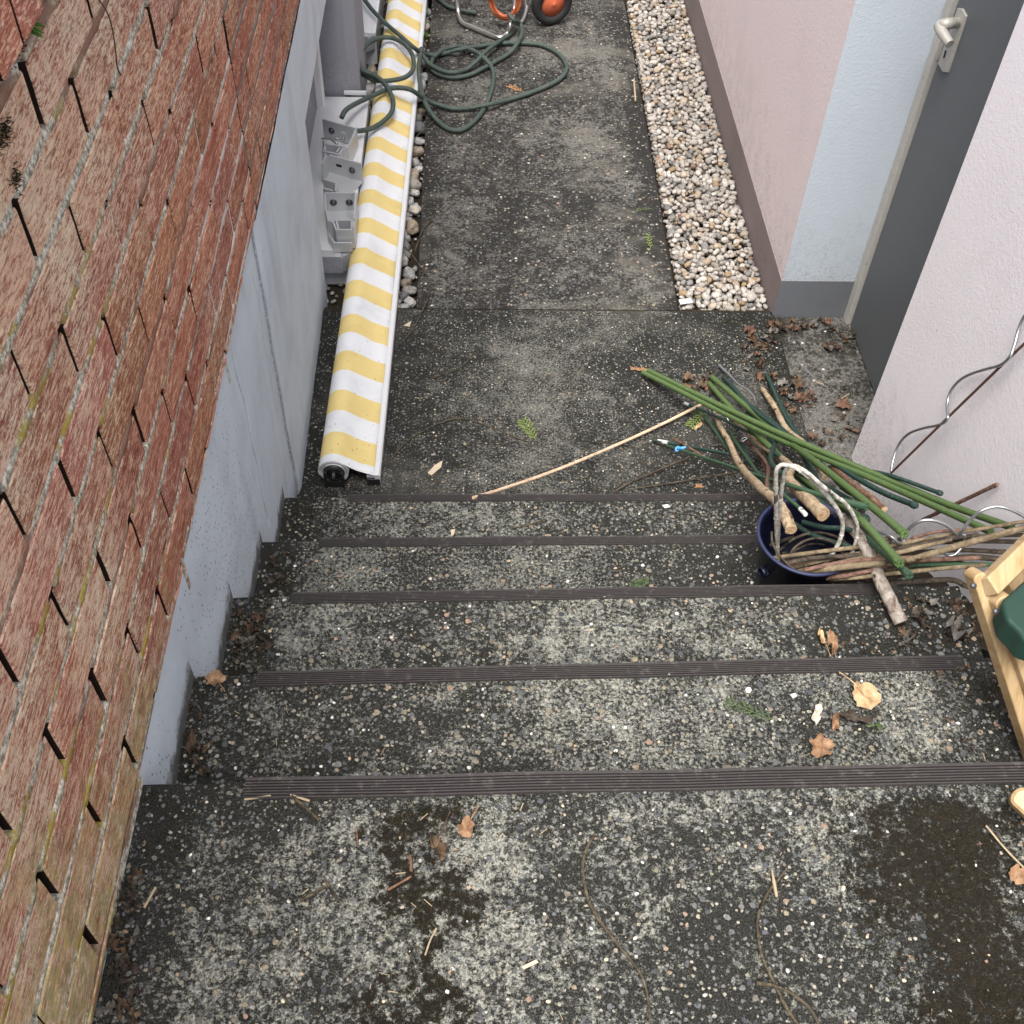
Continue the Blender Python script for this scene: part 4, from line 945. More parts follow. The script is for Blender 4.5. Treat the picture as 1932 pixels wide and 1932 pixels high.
stick('cane', [F_(128,1514,.008), F_(600,1440,.014), F_(900,1385,.02), F_(1260,1335,.03)], [.0022, .0030], 'canedark', 'thin dark cane lying nearly parallel to the first step edge', 'cane', 'thin dark canes on the landing')
# bent bleached canes
o = stick('bent_cane', [G_(378,1190,.43), G_(362,900,.52), G_(354,600,.62), G_(352,300,.71), G_(358,160,.745), G_(395,100,.76), G_(460,88,.765), G_(600,135,.765), G_(750,250,.745), G_(900,400,.71), G_(1030,560,.67), G_(1100,700,.635), G_(1112,830,.60), G_(1060,1000,.56), G_(970,1140,.53), G_(900,1260,.50)], .0044, 'whitecane', 'lower bleached cane bent into a hoop over the bucket', 'cane', 'bent canes hooped over the bucket', rough=.05, n=7, nodes=.11)
stick('bent_cane', [G_(366,1080,.46), G_(385,800,.55), G_(405,500,.645), G_(440,240,.72), G_(480,125,.755), G_(560,100,.765), G_(700,170,.765), G_(850,300,.745), G_(1000,420,.715), G_(1150,535,.68), G_(1245,680,.64), G_(1285,800,.61), G_(1270,950,.575), G_(1215,1110,.54), G_(1190,1170,.52)], .0041, 'whitecane', 'upper bleached cane bent into a hoop over the bucket', 'cane', 'bent canes hooped over the bucket', rough=.05, n=7, nodes=.13)
stick('bent_cane', [G_(305,850,.54), G_(315,980,.53), G_(400,1130,.525), G_(560,1280,.52), G_(700,1370,.515), G_(800,1410,.50)], .0026, 'canedark', 'thin dark cane curving inside the bucket rim', 'cane')
stick('bent_cane', [G_(440,1180,.46), G_(600,1050,.46), G_(760,990,.465), G_(940,1010,.46), G_(1100,1080,.47)], .0022, 'canedark', 'thin brown cane arching inside the bucket', 'cane')
cn = [
 ([G_(420,1290,.44), G_(760,1210,.52), G_(1350,1085,.56), H_(100,1715,.585), H_(560,1625,.615), H_(1040,1543,.65)], .0040, 'cane', 'thin tan cane, topmost of the bundle by the white wall'),
 ([G_(460,1330,.44), G_(820,1260,.53), G_(1400,1140,.57), H_(120,1770,.59), H_(505,1672,.615)], .0050, 'cane', 'cane with a cut end beside the hooped wire, above the thick one'),
 ([G_(520,1375,.44), G_(860,1290,.545), G_(1400,1225,.58), H_(130,1835,.60), H_(400,1765,.63), H_(600,1705,.65), H_(1060,1585,.68)], .0066, 'cane', 'thickest brown cane of the bundle, rising to the right edge'),
 ([G_(600,1400,.45), G_(1200,1345,.55), H_(200,1832,.575), H_(710,1805,.60)], .0048, 'canered', 'cane whose pale cut end stops level with the wooden stool top'),
 ([G_(740,1400,.45), G_(1200,1380,.54), H_(100,1915,.56), H_(450,1880,.575), H_(748,1856,.59)], .0046, 'cane', 'cane with a hollow round end just left of the wooden stool'),
 ([G_(700,1345,.45), G_(1300,1290,.55), H_(180,1780,.56), H_(560,1750,.57), H_(900,1765,.60)], .0050, 'canedark', 'dark cane behind the cut-ended ones near the wall'),
 ([G_(760,1380,.44), G_(1250,1360,.50), H_(0,1960,.52), I_(0,235,.54), I_(130,245,.55)], .0055, 'canedark', 'upper dark cane low in the bundle ending behind the wooden stool'),
 ([G_(820,1405,.43), G_(1250,1385,.49), H_(0,1990,.51), I_(0,330,.525), I_(115,370,.535), I_(300,400,.54)], .0058, 'canedark', 'lowest dark cane of the bundle lying just above the tread'),
 ([G_(1430,1260,.55), H_(250,1720,.60), H_(560,1660,.62), H_(1040,1640,.65)], .0040, 'canedark', 'dark cane tucked between the thin tan cane and the thick one'),
 ([G_(1500,1130,.53), H_(150,1700,.55), H_(400,1620,.57), H_(760,1600,.60)], .0035, 'canered', 'thin reddish cane behind the topmost tan cane'),
 ([G_(900,1330,.50), H_(200,1860,.56), H_(700,1850,.585), H_(900,1870,.60)], .0044, 'green3', 'greenish thin cane under the cut-ended canes'),
]
for k, (pts, r, m_, lab) in enumerate(cn): stick('cane', pts, r, m_, lab, 'cane', CN, rough=.08, n=6, nodes=.17, seed=k * 3)
stick('cane', [Hx(300,1535,1.065), Hx(560,1410,1.085), Hx(835,1280,1.098)], .0045, 'canered', 'reddish cane leaning on the white wall above the heap', 'cane', None, rough=.08, nodes=.12)
dk = [
 ([F_(1380,640,.02), F_(1700,900,.14), G_(300,60,.36), G_(700,380,.48), G_(1020,640,.54)], .0062, 'green2', 'plant stake', 'dark stake buried in the middle of the heap above the bucket', GS),
 ([F_(1480,720,.02), E_(760,560,.14), E_(1000,800,.34), G_(1200,560,.47)], .0058, 'canedark', 'cane', 'dark cane buried between the green stakes', None),
 ([F_(1620,900,.06), G_(350,-40,.28), G_(800,260,.42), G_(1180,480,.50)], .0065, 'green2', 'plant stake', 'second dark stake buried under the green ones', GS),
 ([F_(1350,950,.04), F_(1600,1230,.20), G_(250,330,.40), G_(330,560,.46)], .0048, 'canered', 'cane', 'reddish cane standing between the two pale sticks', None),
 ([F_(1520,1130,.10), F_(1570,1260,.16), F_(1640,1400,.22)], .0040, 'rust', 'metal rod', 'short rusty rod piece behind the bent canes', None),
 ([F_(1300,1000,.03), F_(1520,1380,.24), F_(1680,1560,.34)], .0036, 'green2', 'plant stake', 'short dark stake alongside the crooked stick', GS),
 ([G_(300,1000,.50), G_(700,860,.43), G_(1150,700,.47)], .0040, 'canedark', 'cane', 'dark cane crossing inside the bucket below the sawn stick', None),
 ([G_(420,1100,.40), G_(800,930,.42), G_(1200,860,.50)], .0048, 'canedark', 'cane', 'darker cane low inside the bucket', None),
 ([G_(560,1200,.40), G_(900,1050,.44), G_(1250,960,.52), G_(1480,900,.56)], .0050, 'canedark', 'cane', 'dark cane from the bucket passing under the grey branch', None),
 ([G_(460,1250,.42), G_(900,1180,.50), G_(1400,1050,.54), H_(60,1690,.56)], .0050, 'canered', 'cane', 'reddish cane just above the tan bundle in the bucket', None),
 ([G_(620,1420,.44), G_(1100,1330,.53), H_(100,1880,.555), H_(600,1800,.57), H_(950,1830,.59)], .0060, 'canedark', 'cane', 'stout dark cane under the thickest brown cane', None),
 ([G_(600,1380,.45), G_(1100,1270,.54), H_(60,1740,.575), H_(520,1690,.60), H_(1040,1690,.63)], .0048, 'canedark', 'cane', 'dark cane right behind the cut-ended one by the hooped wire', None),
 ([G_(1000,620,.50), G_(1200,760,.53), G_(1420,960,.555), G_(1540,1050,.56)], .0062, 'green2', 'plant stake', 'dark stake passing over the top end of the grey branch', GS)]
dk += [
 ([G_(330,1150,.50), G_(620,1110,.53), G_(1000,1060,.55), G_(1400,1010,.575), H_(60,1660,.59)], .0046, 'cane', 'cane', 'highest tan cane crossing the middle of the bucket', None),
 ([G_(360,1230,.50), G_(800,1150,.54), G_(1300,1120,.565), H_(150,1735,.585), H_(700,1640,.62)], .0052, 'canedark', 'cane', 'dark cane running through the bucket beside the tan ones', None),
 ([G_(400,1060,.47), G_(560,930,.50), G_(800,860,.51), G_(1020,900,.51), G_(1200,1010,.53)], .0030, 'canedark', 'cane', 'thin dark cane arching across the bucket mouth', None),
 ([G_(450,1260,.49), G_(560,1040,.52), G_(760,930,.54), G_(980,960,.54), G_(1120,1100,.54)], .0026, 'canedark', 'cane', 'second thin dark cane arching across the bucket mouth', None),
 ([G_(560,760,.50), G_(800,900,.51), G_(1150,1010,.54), G_(1420,1090,.56)], .0060, 'green2', 'plant stake', 'dark stake lying diagonally in the bucket mouth', None),
 ([G_(660,740,.53), G_(900,800,.55), G_(1200,830,.57), G_(1460,1000,.58)], .0055, 'green2', 'plant stake', 'dark stake just below the sawn stick end in the bucket', None),
 ([G_(680,1290,.548), G_(900,1240,.558), G_(1300,1180,.575), H_(300,1800,.60)], .0046, 'canered', 'cane', 'reddish-brown cane resting on the front bucket rim', None)]
for k, (pts, r, m_, c_, lab, g_) in enumerate(dk): stick('metal_rod' if m_ == 'rust' else ('plant_stake' if c_ == 'plant stake' else 'cane'), pts, r, m_, lab, c_, g_, rough=.08, n=6, seed=50 + k)
# spiral tomato rods
def spiral(pts, r, label, m='steel'): return stick('spiral_rod', pts, r, m, label, 'plant support', 'spiral metal plant supports', n=7)
spiral([Hx(78,1195,1.062), Hx(88,1120,1.068), Hx(125,1010,1.078), Hx(195,925,1.085), Hx(300,882,1.085), Hx(400,862,1.078), Hx(455,840,1.070), Hx(482,795,1.070), Hx(475,720,1.085), Hx(500,620,1.092), Hx(565,540,1.095), Hx(650,492,1.095), Hx(760,457,1.090), Hx(855,430,1.080), Hx(920,375,1.078), Hx(955,290,1.085), Hx(985,180,1.092), Hx(1024,90,1.095), Hx(1090,20,1.095)], .0034, 'long wavy galvanised spiral rod leaning on the white wall')
stick('metal_rod', [Hx(78,1198,1.055), Hx(480,805,1.078), Hx(940,360,1.090), Hx(1100,210,1.096)], .0030, 'rust', 'straight rusty rod twined with the wavy rod on the white wall', 'metal rod')
spiral([G_(1480,850,.58), H_(20,1630,.60), H_(80,1655,.61), H_(130,1700,.60), H_(165,1690,.585), H_(195,1610,.61), H_(265,1552,.64), H_(350,1535,.65), H_(450,1562,.645), H_(520,1612,.63), H_(558,1655,.615), H_(585,1610,.64), H_(640,1535,.665), H_(720,1470,.69), H_(820,1440,.70), H_(920,1458,.70), H_(1024,1510,.69), H_(1080,1560,.68)], .0034, 'shiny spiral rod arching twice over the cane bundle')
spiral([H_(600,1640,.63), H_(590,1710,.60), H_(540,1775,.585), H_(490,1790,.58), H_(450,1770,.575)], .0030, 'dull end of a spiral rod hooking under the canes')
spiral([F_(1055,108,.012), F_(1130,180,.02), F_(1185,232,.03), F_(1215,265,.035), F_(1280,330,.045), F_(1380,390,.055), F_(1445,460,.06), F_(1470,525,.06)], [.0042, .0040, .0030, .0026, .0026], 'short silver wavy rod with a thick flattened tip at the top of the heap')
spiral([F_(960,590,.02), F_(955,640,.025), F_(985,670,.04), F_(1050,655,.06), F_(1130,695,.07), F_(1165,750,.065), F_(1150,800,.05)], .0022, 'small silver wire curl beside the peach cane end')
spiral([F_(1260,890,.06), F_(1290,870,.07), F_(1350,900,.075), F_(1380,940,.07), F_(1320,980,.06), F_(1330,940,.065), F_(1420,930,.07)], .0020, 'small dark wire curl in the shade of the heap')
for i, (a, b, lab) in enumerate((((840,312),(1032,178),'longest silver stalk lying over the door slab joint'), ((928,190),(985,245),'short silver stalk crossing the longest one'), ((1115,345),(1150,322),'tiny white stalk on the door slab'), ((1000,268),(1035,282),'pale stub lying by the crossed stalks'))):
    stick('straw', [E_(*a, .012), E_(*b, .012)], .0018, 'steel' if i < 2 else 'straw', lab, 'stalk', seg=6, n=2)

# ------------------------------------------------------------------ wooden folding frame and green tub at the right edge
ch = empty('folding_stool', (.85, .95, .69), 'pale pine folding stool with rounded leg ends standing on the stair at the right edge', 'stool')
vw = Vector((0, -.65, .76))
def plank(mb, a, b, w, d, rnd=True):
    a, b = Vector(a), Vector(b); t = (b - a).normalized(); s = t.cross(vw).normalized(); u = s.cross(t)
    pts = []
    if rnd:
        for k in range(9):
            an = math.pi * k / 8; pts.append(a + s * (w / 2) * math.cos(an) - t * (w / 2) * math.sin(an) * .7)
    else: pts = [a + s * w / 2, a - s * w / 2]
    pts += [b - s * w / 2, b + s * w / 2]
    prism(mb, [p - u * d / 2 for p in pts], u * d)
a0 = I_(160, 300, .985); a1 = I_(468, 1270, .735); b0 = I_(305, 445, .965); b1 = I_(560, 1150, .775)
mb = MB(); plank(mb, a0, a0 + (a1 - a0) * 1.22, .0215, .030); mb.build('leg', MAT['pine'], ch, bevel=.003)
mb = MB(); plank(mb, b0, b0 + (b1 - b0) * 1.3, .029, .028); mb.build('leg', MAT['pine'], ch, bevel=.003)
mb = MB(); plank(mb, I_(232, 375, .985), I_(640, -20, .985), .032, .026, False); mb.build('cross_rail', MAT['pine'], ch, bevel=.003)
mb = MB(); plank(mb, I_(360, 400, .90), I_(640, 120, .90), .022, .020, False); mb.build('cross_rail', MAT['pine'], ch, bevel=.003)
for q, zz in (((152, 366), .998), ((286, 520), .975)):
    mb = MB(); c = I_(*q, zz); lathe(mb, c, [(0, .0028), (.0042, .0025), (.0048, 0)], 16, vw); mb.build('screw', MAT['bolt'], ch)
f0 = I_(425, 1640, .885); mb = MB(); plank(mb, f0, f0 + Vector((.13, -.16, -.02)), .030, .034); tag(mb.build('wooden_batten', MAT['pine']), 'rounded pale wooden end lying on the top platform at the right edge', 'batten')
bpy.data.objects['wooden_batten'].modifiers.new('b', 'BEVEL').width = .004
mb = MB(); g = [I_(322, 452, .99), I_(456, 330, .99), I_(640, 180, .99), I_(640, 760, .99), I_(456, 690, .99), I_(425, 640, .99), I_(350, 565, .99)]
prism(mb, [p - Vector((0, 0, .05)) for p in g], (0, 0, .05))
gt = mb.build('plastic_tub', MAT['greentub'], bevel=.008, segs=3); tag(gt, 'dark green plastic tub resting on the pale wooden stool', 'tub')

# ------------------------------------------------------------------ leaves, twigs, sprigs
def leafmesh(mb, c, size, rng, kind='maple', curl=.35, rot=None, tilt=.25):
    n = 28; ang = rng.uniform(0, 6.28) if rot is None else rot; vs = []; fs = []; rings = 5
    sd = rng.uniform(0, 90); lob = 5 if kind == 'maple' else 1
    M = Matrix.Rotation(ang, 3, 'Z') @ Matrix.Rotation(rng.uniform(-tilt, tilt), 3, 'X') @ Matrix.Rotation(rng.uniform(-tilt, tilt), 3, 'Y')
    for r_ in range(rings + 1):
        for k in range(n):
            a = 2 * math.pi * k / n
            if kind == 'maple': e = .74 + .20 * abs(math.cos(a * 2.5 + .25 * math.sin(a + sd))) ** .7 * (.6 + .5 * math.cos(a)) + .26 * mn.noise(Vector((k * .9, sd, 0))) + .12 * mn.noise(Vector((k * 2.3, sd, 5)))
            else: e = .5 + .5 * abs(math.cos(a)) ** 1.5 * .9; e += .05 * mn.noise(Vector((k * 2.1, sd, 0)))
            t = r_ / rings * e * size
            x = math.cos(a) * t; y = math.sin(a) * t * (.9 if kind == 'maple' else .55)
            z = curl * size * (r_ / rings) ** 2 * (mn.noise(Vector((math.cos(a) * 1.4 + sd, math.sin(a) * 1.4, 1))) * 1.6 + .25) + .10 * size * mn.noise(Vector((x / size * 4 + sd, y / size * 4, 3))) + abs(y) * curl * .6
            vs.append(M @ Vector((x, y, z)))
    mz = min(v.z for v in vs); vs = [v + Vector(c) + Vector((0, 0, -mz * .7)) for v in vs]
    for r_ in range(rings):
        for k in range(n):
            a = r_ * n + k; b = r_ * n + (k + 1) % n; fs.append((a, b, b + n, a + n))
    mb.add(vs, fs, None, True)
    return M
def leaf(c, size, m, label, kind='maple', curl=.35, rot=None, stem=None, seed=1, grp=None, tilt=.2):
    rng = random.Random(seed); mb = MB(); leafmesh(mb, c, size, rng, kind, curl, rot, tilt)
    if stem is not None: sweep(mb, [Vector(c) + Vector((0, 0, .006)), (Vector(c) + Vector(stem)) / 2 + Vector((0, 0, .008)), Vector(stem)], .0011, 6, 4)
    return tag(mb.build('leaf', MAT[m]), label, 'leaf', grp or 'dead leaves on the steps')
z4, z3, z5 = 4 * H + .003, 3 * H + .003, 5 * H + .003
leaf(Q_(1335, 75, z4), .034, 'leaftan', 'large pale tan maple leaf on the second tread with a long stalk', rot=1.0, stem=Q_(1240, -20, z4 + .01), seed=5, curl=.25)
leaf(Q_(1155, 140, z4), .021, 'leafpale', 'small bleached whitish leaf with holes left of the tan maple leaf', 'oval', rot=1.2, seed=6)
leaf(Q_(1222, 172, z4), .020, 'leaforange', 'narrow curled brown leaf between the bleached and the dark leaf', 'oval', rot=1.4, curl=.8, seed=7)
leaf(Q_(1168, 268, z4), .024, 'leaforange', 'orange-brown crumpled leaf nearest the ribbed strip', rot=.3, curl=.5, seed=8)
leaf(Q_(1300, 160, z4), .029, 'leafdark', 'blackish rotting leaf under the tan maple leaf', 'oval', rot=-.4, curl=.5, seed=9)
leaf(Q_(1375, 188, z4), .020, 'sprigdark', 'half green withered leaf right of the blackish leaf', 'oval', rot=-.2, curl=.5, seed=10)
leaf(E_(1025, 1430, z3), .024, 'leaftan', 'folded tan leaf standing on the third tread, left half', 'oval', rot=1.5, curl=.7, seed=11, stem=E_(1065, 1500, z3))
leaf(E_(1068, 1445, z3), .024, 'leaforange', 'folded tan leaf standing on the third tread, right half with trailing stalk', 'oval', rot=1.6, curl=.8, seed=12, stem=E_(1105, 1600, z3 + .01))
leaf(E_(1620, 1400, z3), .030, 'leafgrey', 'grey curled leaf near the right end of the third tread', rot=.9, curl=.9, seed=13)
leaf(at(406, 1284, z4), .020, 'leaforange', 'light orange-brown leaf at the mossy foot of the painted wall', rot=.4, curl=.5, seed=14, stem=at(425, 1305, z4))
leaf(S_(930, 670, z5), .021, 'leafbrown', 'twisted brown leaf in the moss of the top platform', 'oval', rot=-1.0, curl=1.0, seed=15, stem=S_(1060, 310, z5 + .004))
leaf(S_(1215, 490, z5), .015, 'leaforange', 'ragged small leaf with pale stalk on the top platform', rot=.4, curl=.9, seed=16, stem=S_(1330, 270, z5 + .004))
leaf(at(1281, 409, .012), .022, 'leafred', 'reddish pointed leaf lying on the pale gravel', 'oval', rot=1.5, curl=.4, seed=17)
leaf(Q_(1905, 745, z5), .016, 'leaforange', 'orange leaf scrap at the right edge of the top platform', rot=.4, curl=.4, seed=18)
leaf(at(488, 1170, z3), .014, 'leafbrown', 'brown curled leaf topmost in the corner heap of the third tread', rot=.4, curl=.9, seed=19)
leaf(at(500, 1213, z3), .022, 'leafdark', 'long dark curled leaf in the corner heap of the third tread', 'oval', rot=-.5, curl=.9, seed=20)
leaf(at(362, 1405, z4), .018, 'leafbrown', 'narrow brown leaf against the painted wall on the second tread', 'oval', rot=1.5, curl=.7, seed=21)
leaf(F_(700, 290, .004), .024, 'leafbrown', 'curled brown leaf above the long green stakes', rot=.4, curl=.7, seed=22)
leaf(F_(880, 370, .004), .022, 'leafbrown', 'pale-edged brown leaf between two green stakes', rot=1.4, curl=.8, seed=23)
leaf(F_(815, 815, .004), .018, 'leaftan', 'flat tan leaf scrap left of the crooked stick', 'oval', rot=.7, curl=.3, seed=24)
leaf(E_(1120, 378, .0), .030, 'leafred', 'flat reddish leaf on the door slab by the dark door', rot=.5, curl=.3, seed=25)
leaf(E_(1165, 492, .0), .026, 'leafred', 'reddish leaf on the door slab at the white wall corner', 'oval', rot=-.5, curl=.5, seed=26)
leaf(E_(915, 295, .004), .026, 'leafbrown', 'curled brown leaf right of the steep dark green stake', rot=2.0, curl=.8, seed=27)
leaf(E_(985, 520, .01), .020, 'leafred', 'red-brown leaf half hidden right of the heap', rot=.5, curl=.5, seed=28)
rngl = random.Random(21)
def litter(boxes, mats, name, label):
    mb = MB(); 
    for (fn, x0, x1, y0, y1, z, n, s0, s1) in boxes:
        for _ in range(n):
            x = rngl.uniform(x0, x1); y = rngl.uniform(y0, y1)
            before = len(mb.f); leafmesh(mb, fn(x, y, z + rngl.uniform(0, .004)), rngl.uniform(s0, s1), rngl, rngl.choice(['maple', 'oval']), rngl.uniform(.4, 1.1), None, .6)
            mi = rngl.randrange(len(mats)); mb.mi[before:] = [mi] * (len(mb.f) - before)
    o = mb.build(name, [MAT[m] for m in mats]); return tag(o, label, 'leaf litter', kind='stuff')
D_ = lambda x, y, z: at(x, y, z)
litter([(E_, 690, 860, 20, 120, .002, 26, .008, .022), (E_, 650, 800, 100, 260, .002, 22, .006, .018), (E_, 420, 560, 250, 330, .002, 14, .008, .018), (E_, 820, 960, 250, 420, .002, 16, .008, .02), (E_, 1040, 1190, 40, 130, .0, 20, .006, .018), (E_, 960, 1160, 300, 560, .0, 22, .004, .014), (E_, 860, 1060, 0, 40, .0, 16, .006, .018)],
       ['leafbrown', 'leafdark', 'leafred', 'leafbrown', 'leafgrey'], 'leaf_litter', 'broken brown leaf litter around the door slab and the far side of the stake heap')
litter([(D_, 440, 500, 1150, 1262, 3*H, 46, .005, .013), (D_, 505, 545, 1040, 1112, 2*H, 18, .004, .010), (D_, 340, 400, 1330, 1462, 4*H, 26, .004, .011), (D_, 200, 262, 1650, 1932, 5*H, 60, .005, .012)],
       ['leafbrown', 'leafdark', 'leafdark', 'leafgrey'], 'leaf_litter', 'dark rotting leaf crumbs gathered along the foot of the left wall on each tread')
litter([(D_, 1700, 1850, 1130, 1215, 3*H, 44, .005, .015), (D_, 1560, 1900, 1195, 1235, 3*H, 26, .003, .010), (D_, 1760, 1900, 1250, 1420, 4*H, 30, .003, .008)],
       ['leafdark', 'leafdark', 'leafgrey', 'leafbrown'], 'leaf_litter', 'dark leaf crumbs on the right ends of the second and third treads')
# loose crumbs: seeds, needles, grit
rngg = random.Random(5); mb = MB()
for k in range(5):
    z = (5 - k) * H + .0015
    for _ in range(150 if k == 0 else 70):
        x = rngg.uniform(-.44, .95); y = edge_y(k, x) - (rngg.uniform(.03, .75) if k == 0 else rngg.uniform(.01, .26))
        stone(mb, (x, y, z), rngg.uniform(.0012, .0034), rngg, rngg.choice([(.7,.68,.62),(.6,.5,.36),(.66,.65,.62),(.25,.25,.26),(.4,.3,.2)]), 1)
for _ in range(260):
    x = rngg.uniform(-.2, .95); y = rngg.uniform(1.95, 2.84); stone(mb, (x, y, .0012), rngg.uniform(.0011, .0030), rngg, rngg.choice([(.6,.58,.5),(.5,.42,.3),(.62,.6,.58),(.3,.3,.3)]), 1)
tag(mb.build('grit', MAT['pebble'], col=True), 'loose pale grit scattered over the treads and landing', 'grit', kind='stuff')
mb = MB()
for k in range(5):
    z = (5 - k) * H + .002
    for _ in range(130 if k == 0 else 45):
        x = rngg.uniform(-.45, .95); y = edge_y(k, x) - (rngg.uniform(.03, .72) if k == 0 else rngg.uniform(.01, .25))
        if k == 0 and rngg.random() < .45: x = rngg.uniform(-.42, .1); y = edge_y(k, x) - rngg.uniform(.03, .3)
        a = rngg.uniform(0, 3.14); l = rngg.uniform(.004, .016); sweep(mb, [(x, y, z), (x + l * math.cos(a), y + l * math.sin(a), z + rngg.uniform(0, .002))], rngg.uniform(.0004, .0009), 5, 1, mi=rngg.choice([0, 0, 0, 1]))
for _ in range(110):
    x = rngg.uniform(-.15, 1.2); y = rngg.uniform(1.95, 2.82); a = rngg.uniform(0, 3.14); l = rngg.uniform(.004, .018)
    sweep(mb, [(x, y, .002), (x + l * math.cos(a), y + l * math.sin(a), .003)], rngg.uniform(.0004, .0009), 5, 1, mi=rngg.choice([0, 0, 0, 1]))
tag(mb.build('needles', [MAT['twig'], MAT['straw']]), 'scattered dry needles and stalk bits on the steps and landing', 'plant debris', kind='stuff')
TW = 'dead twigs on the ground'
def twig(pts, r, label, m='twig'): return stick('twig', pts, r, m, label, 'twig', TW, rough=.3, seg=7, n=7)
twig([L_(*p, .004) for p in ((515,1005),(600,900),(720,820),(830,775),(900,765),(980,785),(1080,820),(1170,860),(1262,890))], [.0016,.0024,.0024,.002,.0014], 'long dark arched twig on the landing reaching the green sprig')
twig([L_(*p, .004) for p in ((700,-20),(735,60),(728,140),(690,220),(650,300),(578,388))], [.0022,.0025,.0018], 'dark twig hanging past the slab joint beside the awning')
twig([at(543.06+a*.29762, b*.29762, .006) for a, b in ((915,1390),(860,1450),(830,1520),(805,1590))], .0022, 'short twig at the path edge among the cobbles')
twig([at(543.06+a*.29762, b*.29762, .006) for a, b in ((740,1560),(790,1620),(835,1680),(870,1740))], .002, 'thin twig over the cobbles near the joint')
twig([at(543.06+a*.29762, b*.29762, z) for a, b, z in ((972,725,.004),(900,790,.006),(830,850,.0),(765,912,-.005))], .0016, 'straight thin twig leaning from the cobbles onto the path')
twig([L_(*p, .004) for p in ((750,556),(820,530),(880,510),(925,475),(945,440))], .0016, 'small forked-looking twig in the middle of the landing')
twig([L_(*p, .004) for p in ((1452,555),(1475,620),(1470,730),(1500,820),(1560,885),(1640,890),(1720,900),(1830,922))], .0013, 'thin S-shaped twig passing under the peach cane')
twig([Q_(*p, z5 + .002) for p in ((325,588),(292,650),(280,720),(300,830),(350,920),(420,1010),(490,1100),(520,1180),(535,1310))], [.0021,.0025,.0021,.0014], 'longest twig on the top platform, left of the centre')
twig([Q_(*p, z5 + .002) for p in ((1045,715),(960,830),(935,920),(950,1040),(1000,1150),(1050,1250),(1110,1330))], [.0018,.0022,.0026], 'curved twig on the top platform crossing a shorter one')
twig([Q_(*p, z5 + .006) for p in ((930,1145),(1000,1155),(1070,1190),(1130,1240),(1170,1310))], [.0024,.0022,.0018], 'short pale twig lying over the curved one at the bottom')
twig([Q_(988,720,z5+.002), Q_(1006,822,z5+.002)], [.001,.0026,.002], 'yellow wood splinter beside the curved twig', 'straw')
twig([Q_(1790,556,z5+.003), Q_(1860,640,z5+.003), Q_(1940,722,z5+.003)], .0016, 'bent straw stalk at the right edge of the top platform', 'straw')
twig([L_(1150,1337,H+.003), L_(1230,1322,H+.003), L_(1325,1293,H+.003)], .0017, 'small twig lying on the lowest tread')
twig([S_(170,465,z5), S_(180,630,z5)], .0013, 'short upright-lying reddish splinter left on the top platform', 'woodbrown')
twig([S_(680,725,z5), S_(690,880,z5)], .0024, 'thick short twig bit in the moss band', 'woodbrown')
twig([S_(468,1058,z5), S_(690,928,z5)], .0018, 'reddish twig bit below the thick one in the moss band', 'woodbrown')
twig([S_(822,1678,z5), S_(870,1540,z5), S_(930,1420,z5)], .0013, 'pale needle-like stalk in the moss band', 'straw')
def B3(x, y, z): return at(x / 1.288 * .63889, (2100 + y / 1.288) * .63889, z)
twig([B3(1140,722,z5), B3(1235,668,z5)], .0021, 'grey stalk forming the left arm of a V on the platform'); twig([B3(1235,640,z5), B3(1287,724,z5)], .0021, 'grey stalk forming the right arm of a V on the platform')
twig([B3(930,336,z5), B3(1030,322,z5)], .0018, 'pale stalk just under the ribbed strip', 'straw'); twig([B3(1110,320,z5), B3(1215,415,z5)], .0022, 'brown stalk slanting away from the ribbed strip'); twig([B3(1105,318,z5), B3(1178,342,z5)], .0018, 'short pale stalk at the ribbed strip', 'straw')
twig([B3(548,748,z5), B3(592,670,z5)], .0018, 'tan stalk on the left of the platform near the wall', 'straw')
twig([at(450,1290-60,z3), at(495,1262-60,z3)], .0012, 'hair-thin twig in the corner heap')
def sprig(a, b, w, m, label, n=9, seed=0, z=0):
    rng = random.Random(seed); a, b = Vector(a), Vector(b); d = b - a; L = d.length; t = d.normalized(); s = Vector((-t.y, t.x, 0)); mb = MB()
    sweep(mb, [a, (a + b) / 2 + s * w * .06 + Vector((0,0,.002)), b], .0009, 6, 4)
    for k in range(1, n):
        f = k / n; c = a + d * f
        for sg in (-1, 1):
            l = w * (.5 + .5 * math.sin(math.pi * (.15 + .8 * (1 - f)))) * rng.uniform(.75, 1.1)
            e = c + (s * sg * .8 + t * .75).normalized() * l + Vector((0, 0, rng.uniform(.0, .004)))
            sweep(mb, [c, e], [.0011, .0006], 5, 2)
            for q in (.35, .55, .75, .92):
                cc = c.lerp(e, q)
                for s2 in (-1, 1):
                    dd = ((e - c).normalized() + Vector((-(e-c).normalized().y, (e-c).normalized().x, 0)) * s2 * .9).normalized()
                    sweep(mb, [cc, cc + dd * l * .26], [.0011, .0005], 4, 1)
    return tag(mb.build('conifer_sprig', MAT[m]), label, 'sprig', 'conifer sprigs on the ground')
sprig(L_(1290, 880, .003), L_(1215, 768, .003), .026, 'sprig', 'bright yellow-green fan-shaped sprig on the landing', 8, 1)
sprig(Q_(1003, 165, z4), Q_(808, 86, z4), .015, 'sprigdark', 'dull green needle sprig on the second tread', 9, 2)
sprig(F_(300, 172, .004), F_(48, 150, .004), .010, 'sprigbrown', 'rusty brown sprig at the tip of the longest stakes', 12, 3)
sprig(F_(860, 660, .006), F_(720, 820, .004), .022, 'sprig', 'green sprig tucked beside the crooked stick', 7, 4)
sprig(F_(700, 560, .004), F_(860, 680, .004), .02, 'sprigdark', 'dark green sprig under the thin stake tip', 7, 5)
